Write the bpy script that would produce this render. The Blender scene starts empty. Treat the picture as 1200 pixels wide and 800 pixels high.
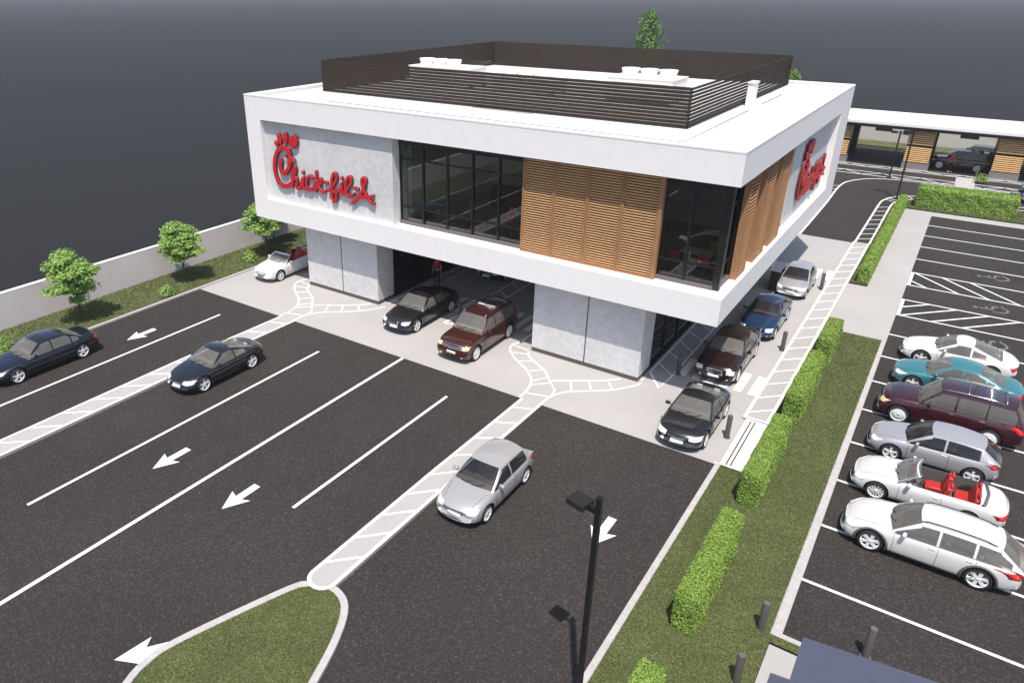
import bpy, bmesh, math, random
import numpy as np
from mathutils import Vector, Matrix, Euler
from mathutils.bvhtree import BVHTree
random.seed(7); rng = np.random.default_rng(7)
R = math.radians
scene = bpy.context.scene
col = scene.collection

# ---------------------------------------------------------------- helpers
def link(o, parent=None):
    col.objects.link(o)
    if parent is not None: o.parent = parent
    return o

def tag(o, label=None, cat=None, group=None, kind=None):
    if label: o['label'] = label
    if cat: o['category'] = cat
    if group: o['group'] = group
    if kind: o['kind'] = kind
    return o

def thing(name, label, cat, loc=(0, 0, 0), rz=0.0, group=None):
    o = bpy.data.objects.new(name, None); o.empty_display_size = .3
    o.location = loc; o.rotation_euler = (0, 0, rz)
    link(o); return tag(o, label, cat, group)

class MB:
    def __init__(s): s.bm = bmesh.new()
    def _tag(s, faces, mi, smooth):
        for f in faces: f.material_index = mi; f.smooth = smooth
    def face(s, pts, mi=0, smooth=False):
        vs = [s.bm.verts.new(p) for p in pts]; f = s.bm.faces.new(vs); f.material_index = mi; f.smooth = smooth; return f
    def box(s, x0, x1, y0, y1, z0, z1, mi=0, bev=0.0):
        c = ((x0+x1)/2, (y0+y1)/2, (z0+z1)/2)
        return s.rbox(c, (abs(x1-x0), abs(y1-y0), abs(z1-z0)), None, bev, mi)
    def rbox(s, c, size, rot=None, bev=0.0, mi=0, seg=1):
        g = bmesh.ops.create_cube(s.bm, size=1.0); vs = g['verts']
        M = Matrix.Translation(c) @ ((Euler(rot).to_matrix().to_4x4()) if rot else Matrix()) @ Matrix.Diagonal((*size, 1))
        bmesh.ops.transform(s.bm, matrix=M, verts=vs)
        es = list({e for v in vs for e in v.link_edges}); fs = list({f for v in vs for f in v.link_faces})
        s._tag(fs, mi, False)
        if bev > 0:
            r = bmesh.ops.bevel(s.bm, geom=es, offset=bev, segments=seg, affect='EDGES', profile=.5)
            for f in r['faces']: f.material_index = mi; f.smooth = seg > 1
        return s
    def cyl(s, p0, p1, r0, r1=None, n=16, mi=0, smooth=True, caps=True):
        r1 = r0 if r1 is None else r1
        p0 = Vector(p0); p1 = Vector(p1); d = (p1-p0).normalized()
        a = d.orthogonal().normalized(); b = d.cross(a)
        A = []; B = []
        for i in range(n):
            t = 2*math.pi*i/n; o = a*math.cos(t)+b*math.sin(t)
            A.append(s.bm.verts.new(p0+o*r0)); B.append(s.bm.verts.new(p1+o*r1))
        for i in range(n):
            f = s.bm.faces.new((A[i], A[(i+1) % n], B[(i+1) % n], B[i])); f.smooth = smooth; f.material_index = mi
        if caps:
            for L in (A[::-1], B): f = s.bm.faces.new(L); f.material_index = mi
        return s
    def lathe(s, c, axis, prof, n=24, mi=0, smooth=True, close=False):
        # prof: list of (radius, along axis)
        c = Vector(c); d = Vector(axis).normalized(); a = d.orthogonal().normalized(); b = d.cross(a); rings = []
        for r, h in prof:
            rings.append([s.bm.verts.new(c+d*h+(a*math.cos(2*math.pi*i/n)+b*math.sin(2*math.pi*i/n))*r) for i in range(n)])
        k = len(rings); last = k if close else k-1
        for j in range(last):
            P, Q = rings[j], rings[(j+1) % k]
            for i in range(n):
                f = s.bm.faces.new((P[i], P[(i+1) % n], Q[(i+1) % n], Q[i])); f.smooth = smooth; f.material_index = mi
        return s
    def tube(s, path, r, n=8, mi=0, flat=1.0, nrm=None, cap=True):
        P = [Vector(p) for p in path]; rings = []; m = len(P)
        rr = r if isinstance(r, (list, tuple)) else [r]*m
        prev = None
        for i in range(m):
            t = (P[min(i+1, m-1)]-P[max(i-1, 0)]).normalized()
            if nrm is not None:
                b = Vector(nrm); a = t.cross(b).normalized()
            else:
                a = t.orthogonal().normalized() if prev is None else (prev-t*prev.dot(t)).normalized()
                prev = a; b = t.cross(a)
            rings.append([s.bm.verts.new(P[i]+a*math.cos(2*math.pi*k/n+math.pi/n)*rr[i]+b*math.sin(2*math.pi*k/n+math.pi/n)*rr[i]*flat) for k in range(n)])
        for j in range(m-1):
            A, B = rings[j], rings[j+1]
            for k in range(n):
                f = s.bm.faces.new((A[k], A[(k+1) % n], B[(k+1) % n], B[k])); f.smooth = True; f.material_index = mi
        if cap:
            for L in (rings[0][::-1], rings[-1]): f = s.bm.faces.new(L); f.material_index = mi
        return s
    def prism(s, poly, z0, z1, mi=0, mi_side=None, top_z=None):
        # poly: list of (x,y); closed outline extruded from z0 to z1
        A = [s.bm.verts.new((x, y, z0)) for x, y in poly]; B = [s.bm.verts.new((x, y, z1 if top_z is None else top_z(x, y))) for x, y in poly]
        n = len(poly)
        for i in range(n):
            f = s.bm.faces.new((A[i], A[(i+1) % n], B[(i+1) % n], B[i])); f.material_index = mi if mi_side is None else mi_side
        f = s.bm.faces.new(B); f.material_index = mi
        return s
    def grid(s, V, mi=0, smooth=True, closed=False):
        # V: array rows x cols of points
        rows = [[s.bm.verts.new(p) for p in row] for row in V]
        for i in range(len(rows)-1):
            c = len(rows[i])
            for j in range(c if closed else c-1):
                f = s.bm.faces.new((rows[i][j], rows[i][(j+1) % c], rows[i+1][(j+1) % c], rows[i+1][j])); f.smooth = smooth; f.material_index = mi
        return rows
    def quads(s, V, F, mi=0):
        vs = [s.bm.verts.new(v) for v in V]
        for f in F:
            q = s.bm.faces.new([vs[i] for i in f]); q.material_index = mi
    def build(s, name, mats, parent=None, recalc=True, sharp=None, weld=False):
        if weld: bmesh.ops.remove_doubles(s.bm, verts=s.bm.verts, dist=1e-4)
        if recalc: bmesh.ops.recalc_face_normals(s.bm, faces=s.bm.faces)
        me = bpy.data.meshes.new(name); s.bm.to_mesh(me); s.bm.free()
        if not isinstance(mats, (list, tuple)): mats = [mats]
        for m in mats: me.materials.append(m)
        if sharp: me.set_sharp_from_angle(angle=R(sharp))
        return link(bpy.data.objects.new(name, me), parent)

def numpy_mesh(name, V, F, mats, parent=None, mi=None, smooth=False):
    """V (n,3), F (m,k) equal sized faces"""
    me = bpy.data.meshes.new(name); n, (m, k) = len(V), F.shape
    me.vertices.add(n); me.vertices.foreach_set('co', V.astype(np.float32).ravel())
    me.loops.add(m*k); me.loops.foreach_set('vertex_index', F.astype(np.int32).ravel())
    me.polygons.add(m); me.polygons.foreach_set('loop_start', np.arange(0, m*k, k, dtype=np.int32))
    me.polygons.foreach_set('loop_total', np.full(m, k, dtype=np.int32))
    if mi is not None: me.polygons.foreach_set('material_index', mi.astype(np.int32))
    me.update(calc_edges=True); me.validate()
    if not isinstance(mats, (list, tuple)): mats = [mats]
    for x in mats: me.materials.append(x)
    return link(bpy.data.objects.new(name, me), parent)

def crom(P, k=6, closed=False):
    P = [np.array(p, float) for p in P]; n = len(P); out = []
    rng_ = range(n if closed else n-1)
    for i in rng_:
        if closed: a, b, c, d = P[(i-1) % n], P[i], P[(i+1) % n], P[(i+2) % n]
        else: a, b, c, d = P[max(i-1, 0)], P[i], P[i+1], P[min(i+2, n-1)]
        for j in range(k):
            t = j/k
            out.append(.5*((2*b)+(-a+c)*t+(2*a-5*b+4*c-d)*t*t+(-a+3*b-3*c+d)*t**3))
    if not closed: out.append(P[-1])
    return [tuple(p) for p in out]

# ---------------------------------------------------------------- materials
def nodes(name):
    m = bpy.data.materials.new(name); m.use_nodes = True; nt = m.node_tree
    return m, nt, nt.nodes['Principled BSDF']

def mat(name, c, rough=.6, metal=0.0, noise=0.0, nscale=6.0, spec=.5, coat=0.0, bump=0.0, bscale=60.0, world=False, alpha=None):
    m, nt, b = nodes(name); N, L = nt.nodes, nt.links
    b.inputs['Base Color'].default_value = (*c, 1); b.inputs['Roughness'].default_value = rough
    b.inputs['Metallic'].default_value = metal; b.inputs['Specular IOR Level'].default_value = spec
    if coat: b.inputs['Coat Weight'].default_value = coat; b.inputs['Coat Roughness'].default_value = .04
    tc = N.new('ShaderNodeTexCoord') if (noise or bump) else None
    if noise:
        n1 = N.new('ShaderNodeTexNoise'); n1.inputs['Scale'].default_value = nscale; n1.inputs['Detail'].default_value = 8; n1.inputs['Roughness'].default_value = .65
        L.new(tc.outputs['Object'], n1.inputs['Vector'])
        r = N.new('ShaderNodeMapRange'); r.inputs['From Min'].default_value = .3; r.inputs['From Max'].default_value = .7
        r.inputs['To Min'].default_value = 1-noise; r.inputs['To Max'].default_value = 1+noise
        L.new(n1.outputs['Fac'], r.inputs['Value'])
        mx = N.new('ShaderNodeVectorMath'); mx.operation = 'SCALE'; mx.inputs[0].default_value = c
        L.new(r.outputs[0], mx.inputs['Scale']); L.new(mx.outputs[0], b.inputs['Base Color'])
    if bump:
        n2 = N.new('ShaderNodeTexNoise'); n2.inputs['Scale'].default_value = bscale; n2.inputs['Detail'].default_value = 5
        L.new(tc.outputs['Object'], n2.inputs['Vector']); bp = N.new('ShaderNodeBump'); bp.inputs['Strength'].default_value = bump; bp.inputs['Distance'].default_value = .02
        L.new(n2.outputs['Fac'], bp.inputs['Height']); L.new(bp.outputs[0], b.inputs['Normal'])
    return m

def speckle(name, c_lo, c_hi, fine, big, c_spk=None, spk_scale=22, bump=.3, rough=.9, big_amt=.12, joints=None):
    """ground-like material: fine grain between two colours, slow mottling, sparse bright chips, optional joint grid"""
    m, nt, b = nodes(name); N, L = nt.nodes, nt.links
    tc = N.new('ShaderNodeTexCoord')
    n1 = N.new('ShaderNodeTexNoise'); n1.inputs['Scale'].default_value = fine; n1.inputs['Detail'].default_value = 6; n1.inputs['Roughness'].default_value = .75
    n2 = N.new('ShaderNodeTexNoise'); n2.inputs['Scale'].default_value = big; n2.inputs['Detail'].default_value = 6; n2.inputs['Roughness'].default_value = .6
    for n in (n1, n2): L.new(tc.outputs['Object'], n.inputs['Vector'])
    cr = N.new('ShaderNodeValToRGB'); cr.color_ramp.elements[0].position = .36; cr.color_ramp.elements[1].position = .66
    cr.color_ramp.elements[0].color = (*c_lo, 1); cr.color_ramp.elements[1].color = (*c_hi, 1)
    L.new(n1.outputs['Fac'], cr.inputs[0]); last = cr.outputs[0]
    if c_spk:
        v = N.new('ShaderNodeTexVoronoi'); v.inputs['Scale'].default_value = spk_scale; L.new(tc.outputs['Object'], v.inputs['Vector'])
        sp = N.new('ShaderNodeSeparateColor'); L.new(v.outputs['Color'], sp.inputs[0])
        mr = N.new('ShaderNodeMapRange'); mr.inputs['From Min'].default_value = .72; mr.inputs['From Max'].default_value = .98; L.new(sp.outputs[0], mr.inputs['Value'])
        mx = N.new('ShaderNodeMix'); mx.data_type = 'RGBA'; mx.inputs['B'].default_value = (*c_spk, 1)
        L.new(mr.outputs[0], mx.inputs['Factor']); L.new(last, mx.inputs['A']); last = mx.outputs['Result']
    r = N.new('ShaderNodeMapRange'); r.inputs['From Min'].default_value = .3; r.inputs['From Max'].default_value = .7
    r.inputs['To Min'].default_value = 1-big_amt; r.inputs['To Max'].default_value = 1+big_amt; L.new(n2.outputs['Fac'], r.inputs['Value'])
    sc = N.new('ShaderNodeVectorMath'); sc.operation = 'SCALE'; L.new(last, sc.inputs[0]); L.new(r.outputs[0], sc.inputs['Scale']); last = sc.outputs[0]
    if joints:
        br = N.new('ShaderNodeTexBrick'); br.offset = 0; br.inputs['Scale'].default_value = 1; br.inputs['Mortar Size'].default_value = .012
        br.inputs['Brick Width'].default_value = joints; br.inputs['Row Height'].default_value = joints
        br.inputs['Color1'].default_value = (1, 1, 1, 1); br.inputs['Color2'].default_value = (.975, .975, .975, 1); br.inputs['Mortar'].default_value = (.88, .88, .88, 1)
        L.new(tc.outputs['Object'], br.inputs['Vector'])
        m2 = N.new('ShaderNodeVectorMath'); m2.operation = 'MULTIPLY'; L.new(last, m2.inputs[0]); L.new(br.outputs['Color'], m2.inputs[1]); last = m2.outputs[0]
    L.new(last, b.inputs['Base Color']); b.inputs['Roughness'].default_value = rough
    b.inputs['Specular IOR Level'].default_value = .3
    bp = N.new('ShaderNodeBump'); bp.inputs['Strength'].default_value = bump; bp.inputs['Distance'].default_value = .02
    L.new(n1.outputs['Fac'], bp.inputs['Height']); L.new(bp.outputs[0], b.inputs['Normal'])
    return m

def glass(name, tint, refl=1.45, rough=.02, body=None):
    m, nt, b = nodes(name); N, L = nt.nodes, nt.links
    out = N['Material Output']; N.remove(b)
    tr = N.new('ShaderNodeBsdfTransparent'); tr.inputs[0].default_value = (*tint, 1)
    gl = N.new('ShaderNodeBsdfGlossy'); gl.inputs['Roughness'].default_value = rough; gl.inputs[0].default_value = (1, 1, 1, 1)
    fr = N.new('ShaderNodeFresnel'); fr.inputs['IOR'].default_value = refl
    mx = N.new('ShaderNodeMixShader'); L.new(fr.outputs[0], mx.inputs[0]); L.new(tr.outputs[0], mx.inputs[1]); L.new(gl.outputs[0], mx.inputs[2])
    last = mx
    if body:
        df = N.new('ShaderNodeBsdfDiffuse'); df.inputs[0].default_value = (*body[0], 1)
        m2 = N.new('ShaderNodeMixShader'); m2.inputs[0].default_value = body[1]
        L.new(mx.outputs[0], m2.inputs[1]); L.new(df.outputs[0], m2.inputs[2]); last = m2
    L.new(last.outputs[0], out.inputs[0]); return m

def leafmat(name, cols, rough=.55, trans=.25, nscale=1.3):
    """foliage: colour varies from leaf to leaf, a little light comes through"""
    m, nt, b = nodes(name); N, L = nt.nodes, nt.links; out = N['Material Output']
    g = N.new('ShaderNodeNewGeometry'); cr = N.new('ShaderNodeValToRGB')
    e = cr.color_ramp.elements; e[0].position = 0; e[0].color = (*cols[0], 1); e[1].position = 1; e[1].color = (*cols[-1], 1)
    for i, c in enumerate(cols[1:-1]):
        q = e.new((i+1)/(len(cols)-1)); q.color = (*c, 1)
    tc = N.new('ShaderNodeTexCoord'); n = N.new('ShaderNodeTexNoise'); n.inputs['Scale'].default_value = nscale; n.inputs['Detail'].default_value = 3
    L.new(tc.outputs['Object'], n.inputs['Vector'])
    ad = N.new('ShaderNodeMath'); ad.operation = 'MULTIPLY_ADD'; ad.inputs[1].default_value = .6; L.new(g.outputs['Random Per Island'], ad.inputs[0])
    mu = N.new('ShaderNodeMath'); mu.operation = 'MULTIPLY'; mu.inputs[1].default_value = .45; L.new(n.outputs['Fac'], mu.inputs[0]); L.new(mu.outputs[0], ad.inputs[2])
    L.new(ad.outputs[0], cr.inputs[0]); L.new(cr.outputs[0], b.inputs['Base Color'])
    b.inputs['Roughness'].default_value = rough; b.inputs['Specular IOR Level'].default_value = .25
    tl = N.new('ShaderNodeBsdfTranslucent'); L.new(cr.outputs[0], tl.inputs[0])
    mx = N.new('ShaderNodeMixShader'); mx.inputs[0].default_value = trans
    L.new(b.outputs[0], mx.inputs[1]); L.new(tl.outputs[0], mx.inputs[2]); L.new(mx.outputs[0], out.inputs[0])
    return m

M = dict(
 ground=speckle('dark_ground', (.0112, .0112, .0114), (.0126, .0126, .0130), .8, .02, bump=.0, big_amt=.04, rough=.85),
 asphalt=speckle('asphalt', (.022, .0180, .0162), (.039, .0325, .0292), 14, .16, (.062, .054, .050), 24, .5, big_amt=.14),
 concrete=speckle('concrete_paving', (.376, .358, .345), (.388, .369, .356), 7, .3, None, bump=.08, big_amt=.05),
 median=speckle('median_concrete', (.368, .352, .340), (.392, .374, .360), 12, .8, None, bump=.08, big_amt=.05),
 kerb=mat('kerb_concrete', (.42, .395, .38), .85, noise=.12, nscale=5, bump=.15),
 paint=mat('road_paint', (.80, .795, .785), .65, noise=.12, nscale=9),
 paint_grey=mat('faded_grey_paint', (.16, .155, .15), .7, noise=.25, nscale=9),
 soil=speckle('lawn_soil', (.05, .06, .02), (.11, .125, .045), 12, .6, (.16, .17, .07), 30, .5, big_amt=.2),
 white=mat('white_stucco', (.80, .765, .755), .75, noise=.02, nscale=2.5, bump=.05, bscale=90),
 roofwhite=mat('white_roof_membrane', (.78, .765, .74), .7, noise=.03, nscale=1.2),
 seam=mat('roof_seam', (.24, .235, .23), .8),
 pier=speckle('cast_concrete', (.54, .53, .53), (.65, .635, .63), 3.2, .7, None, bump=.12, big_amt=.07, rough=.8),
 darkmetal=mat('dark_bronze_metal', (.035, .030, .028), .45, metal=.3),
 black=mat('black_metal', (.012, .012, .013), .4, metal=.2),
 plinth=mat('brown_grey_plinth', (.085, .075, .070), .8, noise=.1),
 sill=mat('grey_brown_sill', (.13, .115, .11), .6),
 screen=mat('brown_screen_slats', (.032, .022, .016), .8, noise=.08, nscale=3, spec=.2),
 wood=mat('timber_slats', (.72, .44, .215), .5, noise=.14, nscale=5, bump=.1),
 woodframe=mat('timber_frame', (.33, .165, .08), .5, noise=.12, nscale=4),
 farwood=mat('pale_timber_slats', (.64, .37, .15), .55, noise=.14, nscale=4),
 louvreback=mat('dark_louvre_backing', (.09, .045, .02), .8),
 red=mat('red_sign_face', (.50, .014, .028), .4, noise=.03, spec=.5),
 redside=mat('dark_red_sign_side', (.10, .010, .008), .4),
 wall=mat('grey_render_wall', (.66, .595, .585), .85, noise=.05, nscale=.8, bump=.1),
 farwall=mat('cream_render_wall', (.50, .48, .44), .85, noise=.05, nscale=.8),
 inwhite=mat('interior_white', (.55, .54, .52), .8), infloor=mat('interior_floor', (.30, .28, .27), .35, noise=.1),
 tiles=mat('far_grey_base', (.20, .185, .18), .8, noise=.12, nscale=5),
 slate=mat('slate_roof_sheet', (.062, .070, .105), .55, noise=.06, nscale=3),
 wglass=glass('window_glass', (.78, .79, .76), 1.42, .01),
 storeglass=glass('shopfront_glass', (.22, .24, .24), 1.5, .02),
 bark=mat('bark', (.09, .065, .045), .9, noise=.25, nscale=14, bump=.5, bscale=30),
 leaf=leafmat('tree_leaves', [(.15, .27, .06), (.29, .46, .11), (.46, .60, .21)], trans=.4),
 poplar=leafmat('poplar_leaves', [(.07, .14, .035), (.13, .24, .06), (.22, .34, .10)]),
 hedge=leafmat('hedge_leaves', [(.085, .16, .022), (.24, .37, .065), (.43, .54, .15)], nscale=2.2),
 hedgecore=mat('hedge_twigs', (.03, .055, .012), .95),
 grass=leafmat('grass_blades', [(.056, .076, .024), (.118, .150, .052), (.225, .26, .115)], trans=.15, nscale=.7),
 tyre=mat('tyre_rubber', (.015, .015, .015), .8), rim=mat('silver_alloy', (.82, .82, .82), .35, metal=.1),
 wheelhub=mat('white_steel_wheel', (.80, .79, .78), .4), wellblack=mat('wheel_well_black', (.012, .012, .012), .9),
 trim=mat('grey_plastic_trim', (.11, .105, .10), .6), blacktrim=mat('black_plastic_trim', (.02, .019, .019), .8, spec=.2),
 chrome=mat('chrome', (.75, .75, .75), .15, metal=1.0), plate=mat('white_plate', (.80, .80, .80), .5),
 lens=mat('headlight_lens', (.75, .75, .73), .12, spec=.8, coat=.6), lensY=mat('amber_headlight_lens', (.75, .60, .36), .15, spec=.8, coat=.6),
 tail=mat('red_tail_lens', (.55, .02, .025), .2, coat=.5),
 beige=mat('beige_upholstery', (.55, .46, .33), .8), greyseat=mat('grey_upholstery', (.34, .32, .30), .8), redseat=mat('red_leather', (.42, .028, .022), .5), tan=mat('tan_upholstery', (.36, .30, .23), .8),
 cabin=mat('cabin_carpet', (.10, .095, .09), .9), dash=mat('dashboard_grey', (.12, .115, .11), .7),
 cglass=glass('car_glass', (.66, .64, .60), 1.5, .02, ((.50, .47, .43), .20)),
 cglassd=glass('car_glass_dark', (.50, .49, .48), 1.55, .01, ((.18, .17, .165), .08)),
 skin=mat('skin', (.50, .29, .20), .6), hair=mat('dark_hair', (.03, .02, .015), .7), shirt=mat('red_shirt', (.42, .012, .018), .8), trousers=mat('black_trousers', (.018, .018, .020), .8),
 shoe=mat('white_shoes', (.7, .7, .7), .6), shoeb=mat('black_shoes', (.02, .02, .02), .5), eye=mat('eye_dark', (.02, .015, .01), .3),
 hvac=mat('white_hvac_metal', (.78, .76, .72), .5), fan=mat('dark_fan_grille', (.10, .10, .10), .6), tabletop=mat('white_tabletop', (.7, .7, .68), .4), ochre=mat('ochre_seat', (.30, .22, .05), .7),
)
def paintmat(name, c, metal=.25, rough=.28):
    return mat(name, c, rough, metal=metal, coat=1.0, spec=.5)

# ================================================================= SETTING
def sheet(name, x0, x1, y0, y1, z, m):
    b = MB(); b.face([(x0, y0, z), (x1, y0, z), (x1, y1, z), (x0, y1, z)]); return tag(b.build(name, m), kind='structure')
sheet('ground', -3500, 3500, -600, 3800, -.03, M['ground'])
sheet('parking_lot', -34.95, 26, -18, 98.2, 0, M['asphalt'])
PZ = .016   # paint height on paving
# concrete slab around the building + footpaths
b = MB()
b.face([(x, y, .008) for x, y in ((-34.9, 24.43), (-3.84, 24.43), (-3.84, 39.75), (-.95, 39.75), (-.95, 66.9), (26, 66.9), (26, 68.2), (-2.85, 68.2), (-2.85, 47.6), (-3.84, 47.6), (-3.84, 56.2), (-34.9, 56.2))])
tag(b.build('pavement', M['concrete']), kind='structure')
b = MB(); b.box(-1.12, 12, -10, 16.9, -.02, .05); tag(b.build('pavement', M['concrete']), kind='structure')

def strip(b, pts, w, z, closed=False, zf=None):
    """flat painted strip following a polyline"""
    P = [Vector((p[0], p[1], 0)) for p in pts]; n = len(P); Lf = []; Rt = []
    for i in range(n):
        if closed: a, c = P[(i-1) % n], P[(i+1) % n]
        else: a, c = P[max(i-1, 0)], P[min(i+1, n-1)]
        t = (c-a).normalized(); nn = Vector((-t.y, t.x, 0))
        k = 1.0
        if 0 < i < n-1 or closed:
            t0 = (P[i]-a).normalized(); d = max(.5, nn.dot(Vector((-t0.y, t0.x, 0)))); k = 1/d
        l = P[i]+nn*w/2*k; r = P[i]-nn*w/2*k
        l.z = zf(l.x, l.y) if zf else z; r.z = zf(r.x, r.y) if zf else z
        Lf.append(b.bm.verts.new(l)); Rt.append(b.bm.verts.new(r))
    for i in range(n if closed else n-1):
        b.bm.faces.new((Rt[i], Rt[(i+1) % n], Lf[(i+1) % n], Lf[i]))

# ---- lane lines and arrows
b = MB()
for x, y0, y1, w in ((-15.9, 13.5, 22.7, .13), (-19.7, -6, 24.5, .15), (-23.5, 8.3, 22.6, .13), (-31.0, -6, 22.7, .13)):
    strip(b, [(x, y0), (x, y1)], w, .004)
tag(b.build('lane_line', M['paint']), kind='structure')
def arrow(x, y, ang, s=1.0):
    b = MB(); P = [(0, 0), (.46, .86), (.15, .74), (.15, 1.6), (-.15, 1.6), (-.15, .74), (-.46, .86)]
    c, sn = math.cos(ang), math.sin(ang)
    b.face([(x+s*(px*c-py*sn), y+s*(px*sn+py*c), .004) for px, py in P]); return tag(b.build('road_arrow', M['paint']), kind='structure')
arrow(-32.3, 17.9, 0, 1.02); arrow(-21.78, 12.06, 0); arrow(-17.85, 12.04, 0); arrow(-6.72, 17.75, 0); arrow(-15.22, 6.32, R(-36), 1.08)
# ---- stall lines
b = MB()
for y in (63.97, 60.95, 57.98, 54.95, 51.93, 49.38, 46.66, 44.02, 41.0, 38.0, 35.0, 32.02, 29.02, 26.03, 23.05, 20.05):
    strip(b, [(-.95, y), (4.9, y)], .11, .004)
for y0, y1 in ((49.38, 51.93), (44.02, 46.66)): strip(b, [(-.86, y0), (-.86, y1)], .16, .008)
for x in (-.75, .72, 2.15): strip(b, [(x, 51.9), (x+2.42, 49.42)], .11, .008)
strip(b, [(-.75, 50.2), (.05, 49.42)], .11, .008)
for x in (-.75, .72, 2.1): strip(b, [(x, 44.06), (x+2.46, 46.62)], .11, .008)
strip(b, [(-.78, 45.4), (.4, 46.62)], .11, .008)
tag(b.build('stall_line', M['paint']), kind='structure')
for yc in (53.7, 47.85, 42.5):          # wheelchair symbols, worn grey
    b = MB(); cx = 3.35; S = 1.0
    T = lambda u, v: (cx-v*S, yc+u*S)    # symbol lies on its back: its top points to -x
    arc = [T(.12+.46*math.cos(a), -.22+.46*math.sin(a)) for a in np.linspace(R(150), R(400), 22)]
    strip(b, arc, .11, .006)
    strip(b, [T(-.08, .62), T(-.02, .05), T(.42, .0), T(.62, -.42), T(.78, -.36)], .12, .006)
    strip(b, [T(-.04, .32), T(.34, .30)], .10, .006)
    b.face([(*T(-.1+.13*math.cos(a), .82+.13*math.sin(a)), .006) for a in np.linspace(0, 2*math.pi, 14)[:-1]])
    tag(b.build('wheelchair_symbol', M['paint_grey']), kind='structure')

# ---- medians with ladder marks + the Y shaped ends on the slab
def median(xl, xr, y0, y1, nameend=True):
    YR = 18.0; MH = .12; zf = lambda x, y: MH if y < YR else MH-(y-YR)/(24.43-YR)*(MH-.02)
    b = MB(); c = (xl+xr)/2; r = (xr-xl)/2
    end = [(c-r*math.cos(a), y0+r-r*math.sin(a)) for a in np.linspace(0, math.pi, 12)]
    left = [(xl, y) for y in (y1, YR)]; right = [(xr, y) for y in (YR, y1)]
    poly = left+end+right
    # split so the ramp bends on an edge
    b.prism([(xl, YR)]+end+[(xr, YR)], -.01, MH)
    A = [(xl, YR), (xr, YR), (xr, y1), (xl, y1)]
    b.face([(x, y, zf(x, y)) for x, y in A]); b.face([(xl, YR, MH), (xl, y1, .02), (xl, y1, -.01), (xl, YR, -.01)]); b.face([(xr, YR, MH), (xr, y1, .02), (xr, y1, -.01), (xr, YR, -.01)])
    tag(b.build('traffic_median', M['median']), kind='structure')
    b = MB(); zz = lambda x, y: zf(x, y)+.006
    path = [(xl+.06, y1), (xl+.06, YR)]+[(c-(r-.06)*math.cos(a), y0+r-(r-.06)*math.sin(a)) for a in np.linspace(0, math.pi, 14)]+[(xr-.06, YR), (xr-.06, y1)]
    strip(b, path, .12, 0, zf=zz)
    y = y1-.55; slant = .35
    while y-slant > y0+.3:
        strip(b, [(xl+.1, y-slant), (xr-.1, y)], .09, 0, zf=lambda x, y: zf(x, y)+.009)
        y -= 1.36; slant = min(.86, slant+.12)
    tag(b.build('median_marking', M['paint']), kind='structure')
median(-13.17, -12.16, 11.15, 24.43)
median(-28.15, -27.02, -8, 24.43)
Yl = [(-13.28, 24.44), (-13.30, 25.15), (-13.54, 26.0), (-14.14, 26.73), (-15.02, 27.33), (-15.62, 27.81), (-16.01, 28.29), (-16.11, 28.79), (-15.95, 29.3), (-15.95, 31.0), (-15.95, 47.5)]
Yi1 = [(-15.09, 28.50), (-14.85, 28.1), (-14.35, 27.75), (-13.56, 27.25), (-12.88, 26.5)]
Yi2 = [(-12.88, 26.5), (-12.18, 27.03), (-11.12, 27.75), (-10.31, 28.55)]
Yb = [(-12.22, 24.44), (-12.19, 25.3), (-11.75, 26.1), (-10.93, 26.76), (-10.16, 27.46), (-9.61, 28.24), (-9.4, 28.7)]
b = MB()
for dx, rear in ((0, 47.5), (-14.93, None)):
    L_ = [(x+dx, y) for x, y in Yl]
    if rear is None: L_ = L_[:9]
    strip(b, crom(L_, 4), .10, PZ); strip(b, crom([(x+dx, y) for x, y in Yi1], 4), .10, PZ); strip(b, crom([(x+dx, y) for x, y in Yi2], 4), .10, PZ); strip(b, crom([(x+dx, y) for x, y in Yb], 4), .10, PZ)
    rungs = [((-13.3, 24.9), (-12.3, 25.2)), ((-13.4, 25.7), (-12.75, 26.35)), ((-13.5, 26.1), (-13.05, 26.8)), ((-14.14, 26.73), (-13.62, 27.25)), ((-15.0, 27.33), (-14.4, 27.75)), ((-15.75, 27.98), (-15.0, 28.2)), ((-16.1, 28.7), (-15.15, 28.62)),
             ((-12.1, 27.05), (-11.65, 26.22)), ((-11.45, 27.55), (-10.95, 26.78)), ((-10.75, 28.1), (-10.25, 27.4)), ((-12.88, 26.5), (-12.3, 25.9)), ((-12.3, 25.9), (-12.15, 25.2))]
    for a, c in rungs: strip(b, [(a[0]+dx, a[1]), (c[0]+dx, c[1])], .08, PZ+.004)
tag(b.build('footpath_marking', M['paint']), kind='structure')

def ladder(xl, xr, y0, y1, pitch=1.42, slant=.85, w=.10, z=PZ, rev=False, first=None):
    b = MB(); strip(b, [(xl, y0), (xl, y1)], w, z); strip(b, [(xr, y0), (xr, y1)], w, z)
    y = y0+.3 if first is None else first
    while y+slant < y1:
        strip(b, [(xl, y+(slant if rev else 0)), (xr, y+(0 if rev else slant))], .085, z+.004); y += pitch
    return tag(b.build('footpath_marking', M['paint']), kind='structure')
# ladders through and beside the building
ladder(-24.48, -23.82, 29.2, 47.6); ladder(-20.4, -19.45, 33.4, 47.0, rev=True); ladder(-9.47, -8.5, 29.9, 46.6, rev=True, pitch=1.45)
b = MB(); strip(b, [(-9.5, 28.9), (-9.45, 29.9), (-8.62, 28.75), (-8.5, 29.9)], .09, PZ+.004)
strip(b, [(-20.42, 28.85), (-19.9, 28.95), (-20.3, 30.4), (-20.42, 28.85)], .16, PZ+.004)
strip(b, [(-15.95, 31.0), (-15.3, 31.3)], .085, PZ+.004)
tag(b.build('footpath_marking', M['paint']), kind='structure')
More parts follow.
